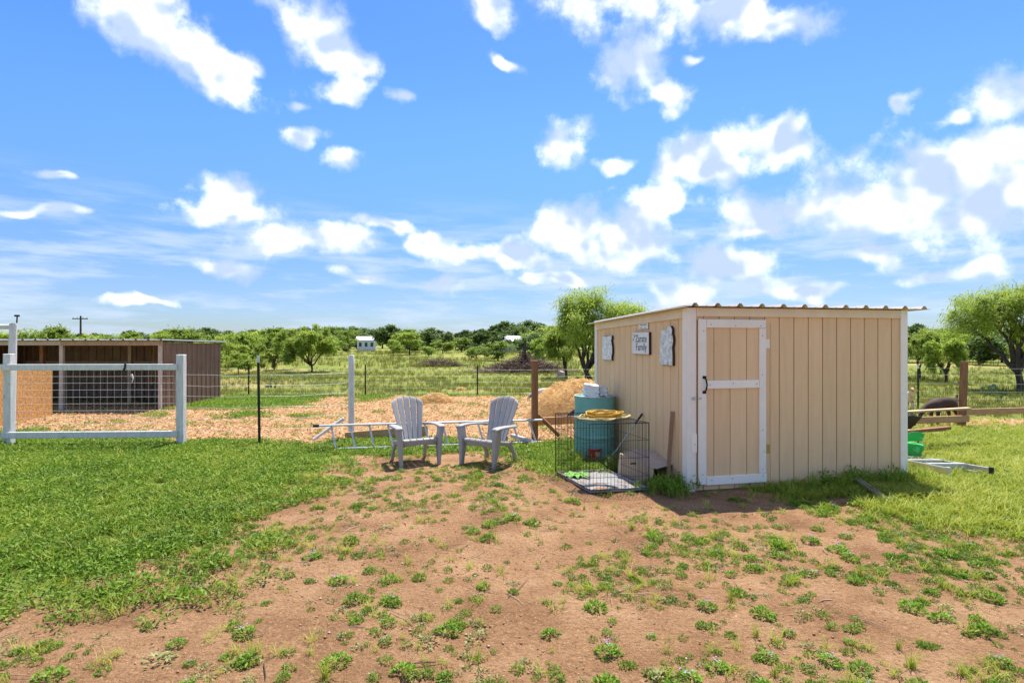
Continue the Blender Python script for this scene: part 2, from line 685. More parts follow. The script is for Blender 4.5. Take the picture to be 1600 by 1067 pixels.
gxs = axis([(-900, -200, 100), (-200, -60, 14), (-60, -20, 3), (-20, -8, 0.5), (-8, 8, 0.085), (8, 20, 0.5),
            (20, 60, 3), (60, 200, 14), (200, 900, 100)])
gys = axis([(-60, 0, 10), (0, 2.2, 0.4), (2.2, 9.6, 0.085), (9.6, 18.5, 0.25), (18.5, 40, 1.2), (40, 140, 6),
            (140, 400, 40), (400, 1400, 200)])
GX, GY = np.meshgrid(gxs, gys)
gx, gy = GX.ravel(), GY.ravel()
gzv = gz(gx, gy)
bare = (1 - zone_green(gx, gy)) * sstep(10.5, 9.5, gy) * (np.abs(gx) < 9)
gzv = gzv + bare * (0.03 * (fbm2(gx * 6, gy * 6, 51, 3) - 0.5))
nx, ny = len(gxs), len(gys)
ii = (np.arange(ny - 1)[:, None] * nx + np.arange(nx - 1)[None, :]).ravel()
GF = np.stack([ii, ii + 1, ii + 1 + nx, ii + nx], 1)

gm = bpy.data.materials.new('sandy_ground')
gm.use_nodes = True
nt = gm.node_tree
nt.nodes.clear()
g_out = N(nt, 'ShaderNodeOutputMaterial')
g_pb = N(nt, 'ShaderNodeBsdfPrincipled')
g_pb.inputs['Roughness'].default_value = 0.95
g_pb.inputs['Specular IOR Level'].default_value = 0.15
nt.links.new(g_pb.outputs[0], g_out.inputs[0])
g_tc = N(nt, 'ShaderNodeTexCoord')


def gnoise(scale, detail=5.0, rough=0.6, stretch=None):
    n = N(nt, 'ShaderNodeTexNoise')
    setin(n, Scale=scale, Detail=detail, Roughness=rough)
    nt.links.new(g_tc.outputs['Object'], n.inputs['Vector'])
    return n.outputs['Fac']


def gramp(v, stops):
    rp = N(nt, 'ShaderNodeValToRGB')
    e = rp.color_ramp.elements
    e[0].position, e[0].color = stops[0][0], tuple(stops[0][1]) + (1,)
    e[1].position, e[1].color = stops[-1][0], tuple(stops[-1][1]) + (1,)
    for p, c in stops[1:-1]:
        q = e.new(p)
        q.color = tuple(c) + (1,)
    nt.links.new(v, rp.inputs[0])
    return rp.outputs[0]


def gmix(f, a, b):
    m = N(nt, 'ShaderNodeMix', data_type='RGBA')
    nt.links.new(f, m.inputs[0])
    for i, x in ((6, a), (7, b)):
        if isinstance(x, tuple):
            m.inputs[i].default_value = x + (1,)
        else:
            nt.links.new(x, m.inputs[i])
    return m.outputs[2]


def gattr(name):
    a = N(nt, 'ShaderNodeAttribute')
    a.attribute_name = name
    return a.outputs['Fac']


soil = gramp(gnoise(1.6, 8, 0.62), [(0.30, (0.19, 0.096, 0.044)), (0.48, (0.32, 0.176, 0.084)), (0.70, (0.46, 0.277, 0.146))])
soil = gmix(map_range(nt, gnoise(34, 5, 0.8), 0.48, 0.66, 0, 0.75), soil, (0.155, 0.072, 0.034))
soil = gmix(map_range(nt, gnoise(60, 3, 0.75), 0.55, 0.66, 0, 0.6), soil, (0.56, 0.35, 0.205))
vor = N(nt, 'ShaderNodeTexVoronoi')
setin(vor, Scale=42.0, Randomness=1.0)
nt.links.new(g_tc.outputs['Object'], vor.inputs['Vector'])
peb = map_range(nt, vor.outputs['Distance'], 0.24, 0.14)
sepc = N(nt, 'ShaderNodeSeparateColor')
nt.links.new(vor.outputs['Color'], sepc.inputs[0])
pebm = math_node(nt, 'MULTIPLY', peb, map_range(nt, sepc.outputs[0], 0.9, 0.93))
soil = gmix(math_node(nt, 'MULTIPLY', pebm, 0.8), soil, (0.56, 0.40, 0.27))
litter = gramp(gnoise(7, 6, 0.65), [(0.3, (0.10, 0.155, 0.022)), (0.55, (0.19, 0.25, 0.032)), (0.75, (0.31, 0.29, 0.08))])
gsel = math_node(nt, 'ADD', gattr('green'), math_node(nt, 'MULTIPLY_ADD', gnoise(9, 5, 0.65), 1.0, -0.5))
col = gmix(map_range(nt, gsel, 0.42, 0.78, 0, 0.9), soil, litter)
mead = gramp(gnoise(0.35, 8, 0.66), [(0.3, (0.12, 0.16, 0.026)), (0.5, (0.19, 0.22, 0.036)), (0.72, (0.33, 0.27, 0.085))])
mead = gmix(map_range(nt, gnoise(5.0, 4, 0.7), 0.5, 0.66, 0, 0.5), mead, (0.11, 0.155, 0.026))
mead = gmix(map_range(nt, gnoise(0.11, 3, 0.5), 0.56, 0.66, 0, 0.6), mead, (0.46, 0.33, 0.14))
col = gmix(map_range(nt, math_node(nt, 'ADD', gattr('meadow'), math_node(nt, 'MULTIPLY_ADD', gnoise(2.5), 0.8, -0.4)), 0.35, 0.7), col, mead)
v2 = N(nt, 'ShaderNodeTexVoronoi')
setin(v2, Scale=26.0)
nt.links.new(g_tc.outputs['Object'], v2.inputs['Vector'])
sep2 = N(nt, 'ShaderNodeSeparateColor')
nt.links.new(v2.outputs['Color'], sep2.inputs[0])
chipc = gramp(sep2.outputs[0], [(0.0, (0.25, 0.115, 0.042)), (0.5, (0.46, 0.27, 0.12)), (1.0, (0.64, 0.44, 0.24))])
csel = math_node(nt, 'ADD', gattr('chips'), math_node(nt, 'MULTIPLY_ADD', gnoise(6, 5, 0.7), 1.1, -0.55))
col = gmix(map_range(nt, csel, 0.4, 0.62), col, chipc)
nt.links.new(col, g_pb.inputs['Base Color'])
b1 = N(nt, 'ShaderNodeBump')
setin(b1, Strength=1.0, Distance=0.05)
hsum = math_node(nt, 'ADD', math_node(nt, 'MULTIPLY', gnoise(24, 6, 0.7), 1.0), math_node(nt, 'MULTIPLY', pebm, 0.35))
nt.links.new(hsum, b1.inputs['Height'])
nt.links.new(b1.outputs[0], g_pb.inputs['Normal'])

gme = np_obj('ground', np.stack([gx, gy, gzv], 1), GF, gm)
for nm, fn in (('green', zone_green), ('chips', zone_chips), ('meadow', zone_meadow)):
    a = gme.data.attributes.new(nm, 'FLOAT', 'POINT')
    a.data.foreach_set('value', np.ascontiguousarray(fn(gx, gy), dtype=np.float32))
gme.data.polygons.foreach_set('use_smooth', [True] * len(gme.data.polygons))
tag(gme, kind='structure')

# ================================================================== materials in use
tan_paint = mat('tan_siding_paint', (0.83, 0.572, 0.318), 0.7, col2=(0.775, 0.525, 0.285), scale=3, stretch=(6, 6, 0.7), bump=0.10, bscale=40,
                spots=(5.0, 0.66, 0.80, (0.66, 0.45, 0.26)))
groove_paint = mat('tan_groove', (0.42, 0.27, 0.14), 0.8, scale=5)
white_trim = mat('white_trim_paint', (0.90, 0.84, 0.73), 0.6, col2=(0.85, 0.785, 0.67), scale=4, stretch=(1.5, 1.5, 1.5), bump=0.08,
                 spots=(14.0, 0.68, 0.8, (0.55, 0.48, 0.40)))
cream_trim = mat('cream_fascia_paint', (0.84, 0.70, 0.50), 0.65, col2=(0.78, 0.62, 0.43), scale=4, bump=0.08)
roof_metal = mat('pale_roof_metal', (0.66, 0.60, 0.52), 0.42, col2=(0.56, 0.49, 0.41), scale=4, metal=0.25, bump=0.03,
                 spots=(9, 0.62, 0.78, (0.36, 0.24, 0.15)))
iron = mat('black_iron', (0.022, 0.016, 0.014), 0.5, bump=0.1, metal=0.5)
zinc = mat('zinc_plate', (0.62, 0.62, 0.60), 0.4, metal=0.8, bump=0.05)
brass = mat('brass_hinge', (0.50, 0.38, 0.13), 0.45, metal=0.7, bump=0.05)
screwm = mat('screw_head', (0.12, 0.11, 0.10), 0.5, metal=0.6, bump=0)
chair_pl = mat('grey_resin', (0.37, 0.365, 0.355), 0.55, col2=(0.315, 0.31, 0.30), scale=5, bump=0.06, bscale=120,
               spots=(7.0, 0.60, 0.78, (0.30, 0.28, 0.25)))
alu = mat('worn_aluminium', (0.66, 0.66, 0.66), 0.42, col2=(0.50, 0.50, 0.50), scale=9, metal=0.75, bump=0.05)
white_wood = mat('weathered_white_wood', (0.74, 0.72, 0.69), 0.75, col2=(0.58, 0.565, 0.54), scale=5, stretch=(5, 5, 0.9), bump=0.3, bscale=30,
                 spots=(8, 0.6, 0.75, (0.34, 0.32, 0.29)))
brown_wood = mat('treated_brown_wood', (0.34, 0.165, 0.075), 0.8, col2=(0.22, 0.10, 0.045), scale=5, stretch=(6, 6, 0.7), bump=0.3, bscale=30)
lumber = mat('raw_lumber', (0.56, 0.34, 0.165), 0.75, col2=(0.44, 0.245, 0.11), scale=4, stretch=(0.8, 6, 6), bump=0.2, bscale=30)
pale_lumber = mat('pale_lumber', (0.66, 0.47, 0.27), 0.75, col2=(0.52, 0.35, 0.19), scale=4, stretch=(0.8, 6, 6), bump=0.2, bscale=30)
grey_stick = mat('weathered_stick', (0.40, 0.27, 0.17), 0.85, col2=(0.28, 0.18, 0.11), scale=6, stretch=(5, 5, 0.8), bump=0.3)
tpost_green = mat('dark_green_steel', (0.018, 0.022, 0.016), 0.55, bump=0.05)
tpost_white = mat('white_post_tip', (0.74, 0.74, 0.73), 0.6, bump=0.05)
wire_m = mat('galvanised_wire', (0.72, 0.73, 0.72), 0.45, metal=0.35, bump=0)
brown_metal = mat('brown_ribbed_steel', (0.235, 0.13, 0.088), 0.45, col2=(0.20, 0.108, 0.072), scale=3, metal=0.1, bump=0.03)
grey_metal = mat('grey_steel', (0.30, 0.31, 0.32), 0.45, metal=0.4, bump=0.03)
osb = mat('strand_board', (0.66, 0.36, 0.12), 0.8, col2=(0.34, 0.15, 0.04), scale=20, detail=2, stretch=(1, 1, 1.6), bump=0.2, bscale=50,
          spots=(38, 0.55, 0.66, (0.74, 0.48, 0.22)))
bark = mat('bark', (0.085, 0.062, 0.048), 0.9, col2=(0.045, 0.033, 0.026), scale=9, bump=0.6, bscale=25)

# ================================================================== shed
shed = thing('shed', 'tan wooden shed with white trim, a single door and a ribbed metal roof', 'shed',
             (SHED_O[0], SHED_O[1], float(gz(*SHED_O)) - 0.01), SHED_A)
FH, BH = 2.03, 1.94        # wall height front, back


def wall_top(y):
    return FH + (BH - FH) * y / SHED_D


# front wall with its boards
b = MB()
b.span((0.03, 0.012, 0.0), (SHED_W - 0.03, 0.04, FH - 0.02))
front = b.build('wall', groove_paint, shed)
PW = SHED_W / 15
for i in range(15):
    m_ = MB()
    m_.span((i * PW + 0.005, 0.0, 0.012 + 0.006 * rnd.random()), ((i + 1) * PW - 0.005, 0.0119, FH - 0.01))
    m_.build('plank', tan_paint, front, bevel=0.0025)
# left wall (its tops follow the roof)
b = MB()
b.loft([[(0.012, 0.041, 0.0), (0.04, 0.041, 0.0), (0.04, 0.041, wall_top(0) - 0.02), (0.012, 0.041, wall_top(0) - 0.02)],
        [(0.012, SHED_D - 0.03, 0.0), (0.04, SHED_D - 0.03, 0.0), (0.04, SHED_D - 0.03, wall_top(SHED_D) - 0.02), (0.012, SHED_D - 0.03, wall_top(SHED_D) - 0.02)]])
side = b.build('wall', groove_paint, shed)
NP = 15
PD = (SHED_D - 0.02) / NP
for i in range(NP):
    y0, y1 = 0.02 + i * PD + 0.005, 0.02 + (i + 1) * PD - 0.005
    m_ = MB()
    m_.loft([[(0.0, y0, 0.012), (0.0119, y0, 0.012), (0.0119, y0, wall_top(y0) - 0.01), (0.0, y0, wall_top(y0) - 0.01)],
             [(0.0, y1, 0.012), (0.0119, y1, 0.012), (0.0119, y1, wall_top(y1) - 0.01), (0.0, y1, wall_top(y1) - 0.01)]])
    m_.build('plank', tan_paint, side, bevel=0.0025)
# right and back walls
b = MB()
b.loft([[(SHED_W - 0.04, 0.041, 0.0), (SHED_W, 0.041, 0.0), (SHED_W, 0.041, wall_top(0) - 0.02), (SHED_W - 0.04, 0.041, wall_top(0) - 0.02)],
        [(SHED_W - 0.04, SHED_D - 0.04, 0.0), (SHED_W, SHED_D - 0.04, 0.0), (SHED_W, SHED_D - 0.04, wall_top(SHED_D) - 0.02), (SHED_W - 0.04, SHED_D - 0.04, wall_top(SHED_D) - 0.02)]])
b.build('wall', tan_paint, shed)
b = MB()
b.span((0.03, SHED_D - 0.029, 0.0), (SHED_W, SHED_D, BH - 0.02))
b.build('wall', tan_paint, shed)


def board(name, a, bb, m=white_trim, par=shed, bev=0.003, screws=()):
    q = MB()
    q.span(a, bb)
    o = q.build(name, m, par, bevel=bev)
    for (sx, sz) in screws:
        s_ = MB()
        s_.lathe([(0.0001, -0.002), (0.005, -0.002), (0.005, 0.002), (0.0001, 0.002)], 8)
        k = s_.build('screw', screwm, o)
        k.location = (sx, a[1] - 0.001, sz)
        k.rotation_euler = (R(90), 0, 0)
    return o


# corner boards, fascia
board('corner_board', (-0.022, -0.022, -0.02), (0.088, -0.0005, FH - 0.004))
q = MB()
q.span((-0.022, 0.0, 0.0), (-0.0005, 0.085, FH - 0.004))
q.build('corner_board', white_trim, shed, bevel=0.003)
board('corner_board', (SHED_W - 0.075, -0.022, 0.0), (SHED_W + 0.022, -0.0005, FH - 0.004))
q = MB()
q.span((SHED_W + 0.0005, 0.0, 0.0), (SHED_W + 0.022, 0.085, FH - 0.004))
q.build('corner_board', white_trim, shed, bevel=0.003)
q = MB()
q.span((-0.022, SHED_D - 0.075, 0.0), (-0.0005, SHED_D + 0.02, wall_top(SHED_D - 0.03)))
q.build('corner_board', white_trim, shed, bevel=0.003)
board('fascia', (0.091, -0.024, FH - 0.10), (SHED_W - 0.078, -0.0008, FH - 0.003), cream_trim)
q = MB()
y0, y1 = 0.088, SHED_D - 0.078
q.loft([[(-0.024, y0, wall_top(y0) - 0.115), (-0.0008, y0, wall_top(y0) - 0.115), (-0.0008, y0, wall_top(y0) - 0.003), (-0.024, y0, wall_top(y0) - 0.003)],
        [(-0.024, y1, wall_top(y1) - 0.105), (-0.0008, y1, wall_top(y1) - 0.105), (-0.0008, y1, wall_top(y1) - 0.003), (-0.024, y1, wall_top(y1) - 0.003)]])
q.build('fascia', cream_trim, shed, bevel=0.003)
# patch strip on the corner board
board('patch_board', (0.030, -0.030, 0.44), (0.094, -0.0228, 0.645), white_trim, screws=[(0.065, 0.53)])

# ribbed roof
RX0, RX1, RY0, RY1 = -0.10, SHED_W + 0.27, -0.10, SHED_D + 0.12


def ribbed(x0, x1, pitch, rib_w, top_w, h, t):
    xs, up = [x0], [0.0]
    k = x0 + 0.09
    while k + rib_w < x1:
        xs += [k, k + (rib_w - top_w) / 2, k + (rib_w + top_w) / 2, k + rib_w]
        up += [0, h, h, 0]
        mid = k + pitch / 2 + rib_w / 2
        if mid + 0.03 < x1:
            xs += [mid - 0.025, mid, mid + 0.025]
            up += [0, 0.004, 0]
        k += pitch
    xs.append(x1)
    up.append(0.0)
    return [(x, z + t) for x, z in zip(xs, up)] + [(x, z) for x, z in reversed(list(zip(xs, up)))]


prof = ribbed(RX0, RX1, 0.272, 0.085, 0.032, 0.034, 0.004)
q = MB()
zb = lambda y: wall_top(y) + 0.004
q.loft([[(x, RY0, zb(RY0) + z) for x, z in prof], [(x, RY1, zb(RY1) + z) for x, z in prof]])
q.build('roof', roof_metal, shed, smooth=20)
# rake strip along the left edge of the roof
q = MB()
q.loft([[(RX0 - 0.006, RY0, zb(RY0) - 0.012), (RX0 + 0.03, RY0, zb(RY0) - 0.012), (RX0 + 0.03, RY0, zb(RY0) - 0.001), (RX0 - 0.006, RY0, zb(RY0) - 0.001)],
        [(RX0 - 0.006, RY1, zb(RY1) - 0.012), (RX0 + 0.03, RY1, zb(RY1) - 0.012), (RX0 + 0.03, RY1, zb(RY1) - 0.001), (RX0 - 0.006, RY1, zb(RY1) - 0.001)]])
q.build('roof_edge', cream_trim, shed)

# door
door = MB()
DX0, DX1, DZ0, DZ1 = 0.108, 0.945, 0.075, 1.90
door.span((DX0, -0.008, DZ0 + 0.005), (DX1, -0.0012, DZ1 - 0.005))
door = door.build('door', groove_paint, shed)
dps = [0.20, 0.41, 0.615, 0.815, 0.865]
edges = [DX0 + 0.004] + [0.305, 0.505, 0.71, 0.868] + [DX1 - 0.004]
for e0, e1 in zip(edges[:-1], edges[1:]):
    q = MB()
    q.span((e0 + 0.0035, -0.018, DZ0 + 0.01), (e1 - 0.0035, -0.0082, DZ1 - 0.01))
    q.build('plank', tan_paint, door, bevel=0.002)
fy0, fy1 = -0.038, -0.0185
board('frame_board', (DX0, fy0, DZ0 + 0.01), (DX0 + 0.095, fy1, DZ1), par=door, screws=[(DX0 + 0.06, DZ1 - 0.13), (DX0 + 0.05, DZ0 + 0.12)])
board('frame_board', (DX1 - 0.085, fy0, DZ0 + 0.098), (DX1, fy1, DZ1 - 0.098), par=door,
      screws=[(DX1 - 0.05, 1.72), (DX1 - 0.05, 1.28), (DX1 - 0.045, 0.66), (DX1 - 0.03, 0.42), (DX1 - 0.045, 0.22)])
board('frame_board', (DX0 + 0.098, fy0, DZ1 - 0.095), (DX1 - 0.002, fy1, DZ1 - 0.002), par=door,
      screws=[(DX0 + 0.15, DZ1 - 0.06), (0.56, DZ1 - 0.07), (DX1 - 0.07, DZ1 - 0.07)])
board('frame_board', (DX0 + 0.098, fy0, DZ0), (DX1 + 0.006, fy1, DZ0 + 0.094), par=door,
      screws=[(DX0 + 0.16, DZ0 + 0.055), (0.52, DZ0 + 0.06), (DX1 - 0.04, DZ0 + 0.07)])
board('frame_board', (DX0 + 0.098, fy0, 1.135), (DX1 - 0.088, fy1, 1.225), par=door,
      screws=[(DX0 + 0.14, 1.18), (0.53, 1.19), (DX1 - 0.12, 1.18)])
# pull handle
q = MB()
q.box((0.176, -0.041, 1.262), (0.044, 0.006, 0.03)).box((0.176, -0.041, 1.098), (0.044, 0.006, 0.03))
q.tube([(0.178, -0.042, 1.255), (0.182, -0.066, 1.235), (0.184, -0.082, 1.18), (0.182, -0.066, 1.125), (0.178, -0.042, 1.105)], 0.009, 8)
q.build('handle', iron, door, bevel=0.0015)
# hasp
q = MB()
q.span((0.03, -0.0268, 1.012), (0.092, -0.0225, 1.048)).span((0.094, -0.045, 1.02), (0.145, -0.0392, 1.042))
q.tube([(0.062, -0.027, 1.03), (0.062, -0.046, 1.03)], 0.012, 10)
q.build('hasp', zinc, door)
for zc, mm in ((1.63, white_trim), (0.44, brass)):
    q = MB()
    q.span((DX1 + 0.010, -0.0168, zc - 0.05), (DX1 + 0.032, -0.0125, zc + 0.05))
    q.span((DX1 + 0.040, -0.0028, zc - 0.05), (DX1 + 0.070, -0.0005, zc + 0.05))
    q.tube([(DX1 + 0.036, -0.008, zc - 0.052), (DX1 + 0.036, -0.008, zc + 0.052)], 0.006, 8)
    q.build('hinge', mm, door)
# casing strip right of the door
board('casing_strip', (DX1 + 0.074, -0.008, 0.03), (DX1 + 0.096, -0.0012, DZ1 - 0.04), tan_paint)

# ---- plaques on the side wall.  local y runs back along the wall
white_plaque = mat('whitewashed_plaque', (0.86, 0.85, 0.81), 0.75, col2=(0.76, 0.76, 0.73), scale=7, bump=0.2)
dark_edge = mat('dark_plaque_edge', (0.06, 0.035, 0.02), 0.8, bump=0.2)
patchy = mat('patchy_painted_wood', (0.86, 0.85, 0.80), 0.75, col2=(0.58, 0.64, 0.61), scale=16, bump=0.2, lo=0.42, hi=0.56,
             spots=(24, 0.60, 0.66, (0.13, 0.16, 0.15)))
ink = mat('black_ink', (0.07, 0.065, 0.065), 0.7, bump=0)
grey_ink = mat('grey_ink', (0.33, 0.34, 0.35), 0.7, bump=0)


def side_y(px):
    """distance along the side wall seen at a photograph column"""
    k = (px - 800) / 900.0
    return (SHED_O[0] - k * SHED_O[1]) / (math.sin(SHED_A) + k * math.cos(SHED_A))


def side_z(y, py):
    Y = SHED_O[1] + y * math.cos(SHED_A)
    return EYE - (py - 533) * Y / 900


def side_world(y, z, o=0.0):
    """point on the side wall's face, o metres out from it"""
    c, s = math.cos(SHED_A), math.sin(SHED_A)
    return (SHED_O[0] - y * s - o * c, SHED_O[1] + y * c - o * s, z)


def plaque(name, label, px0, px1, py0, py1, outline, m, depth=0.035):
    ya, yb = side_y(px1), side_y(px0)            # ya nearer
    yc = (ya + yb) / 2
    zt, zb_ = side_z(yc, py0), side_z(yc, py1)
    w, h = yb - ya, zt - zb_
    t = thing(name, label, 'sign', side_world(yc, zb_, 0.003), SHED_A)
    # local: -x outwards, y back along the wall (left in the photograph), z up
    o1 = [(-depth, -(u - 0.5) * w, v * h) for u, v in outline]
    o0 = [(0.0, p[1], p[2]) for p in o1]
    o2 = [(-depth + 0.004, p[1], p[2]) for p in o1]
    q = MB()
    q.loft([o0, o2])
    q.build('board', dark_edge, t)
    q = MB()
    q.loft([[(-depth + 0.0042, p[1] * 0.985, p[2] * 0.99 + 0.003) for p in o1], [(-depth, p[1] * 0.98, p[2] * 0.985 + 0.005) for p in o1]])
    q.build('face', m, t)
    return t, w, h, depth


def wavy(l, r):
    return [(a, v) for v, a in r] + [(a, v) for v, a in l[::-1]]


plaque('plaque', 'narrow whitewashed wood slab hung on the shed beside the family name board', 944, 960, 524, 562,
       [(0.05, 0.0), (0.95, 0.0), (0.93, 0.12), (1.0, 0.3), (1.0, 0.5), (0.93, 0.72), (0.88, 0.82), (0.95, 0.84), (0.95, 1.0), (0.55, 0.96), (0.08, 0.99), (0.05, 0.7), (0.02, 0.4)], patchy)
t_sign, sw, sh, sdp = plaque('name_board', 'square white board lettered with a family name in black, hung on the shed', 992, 1018, 519, 553,
                             [(0.0, 0.0), (1.0, 0.0), (1.0, 1.0), (0.0, 1.0)], white_plaque)
plaque('plaque', 'tall wavy-edged painted wood slab hung nearest the shed corner', 1035, 1055, 509, 570,
       [(0.05, 0.0), (1.0, 0.0), (1.0, 0.25), (0.97, 0.45), (1.05, 0.62), (1.02, 0.72), (0.96, 0.8), (0.97, 0.92), (0.84, 1.0), (0.66, 0.99), (0.58, 0.92), (0.12, 0.9), (0.1, 0.7), (0.0, 0.6), (0.03, 0.35), (0.0, 0.2)], patchy)
t_tin, tw_, th_, tdp = plaque('tin_sign', 'small white printed sign under the shed eave, above the name board', 999, 1014, 496, 514,
                              [(0.0, 0.0), (1.0, 0.0), (1.0, 1.0), (0.0, 1.0)], white_plaque, 0.008)
for k, (v0, hh, u0, u1) in enumerate([(0.80, 0.07, 0.2, 0.8), (0.50, 0.16, 0.12, 0.88), (0.34, 0.08, 0.15, 0.85), (0.12, 0.05, 0.15, 0.35), (0.12, 0.05, 0.6, 0.8)]):
    q = MB()
    q.span((-tdp - 0.002, -(u0 - 0.5) * tw_, v0 * th_), (-tdp - 0.0006, -(u1 - 0.5) * tw_, (v0 + hh) * th_))
    q.build('print', grey_ink, t_tin)


def lettering(txt, size, m, parent, loc, rot, squash=1.0):
    cu = bpy.data.curves.new('lettering', 'FONT')
    cu.body = txt
    cu.size = size
    cu.extrude = 0.0006
    cu.align_x = 'CENTER'
    cu.resolution_u = 3
    tmp = bpy.data.objects.new('tmp', cu)
    COL.objects.link(tmp)
    bpy.context.view_layer.update()
    me = bpy.data.meshes.new_from_object(tmp.evaluated_get(bpy.context.evaluated_depsgraph_get()))
    bpy.data.objects.remove(tmp)
    me.materials.clear()
    me.materials.append(m)
    o = link('lettering', me, parent)
    o.location = loc
    o.rotation_euler = rot
    o.scale = (squash, 1, 1)
    return o


lettering('Zarate', sw * 0.27, ink, t_sign, (-sdp - 0.0012, -0.05 * sw, sh * 0.56), (R(90), 0, R(-90)), 0.95)
lettering('Family', sw * 0.27, ink, t_sign, (-sdp - 0.0012, -0.06 * sw, sh * 0.18), (R(90), 0, R(-90)), 0.95)
q = MB()
x_ = -sdp - 0.0012
for (u0, v0, u1, v1) in [(0.06, 0.56, 0.16, 0.88), (0.10, 0.72, 0.03, 0.66), (0.12, 0.80, 0.24, 0.82), (0.14, 0.84, 0.10, 0.92)]:
    q.beam((x_, -(u0 - 0.5) * sw, v0 * sh), (x_, -(u1 - 0.5) * sw, v1 * sh), 0.006, 0.0012, (1, 0, 0))
q.build('sprig', ink, t_sign)
# ================================================================== armchairs
def gzf(x, y):
    return float(gz(x, y))


def rect(c, w, d):
    x, y, z = c
    return [(x - w / 2, y - d / 2, z), (x + w / 2, y - d / 2, z), (x + w / 2, y + d / 2, z), (x - w / 2, y + d / 2, z)]


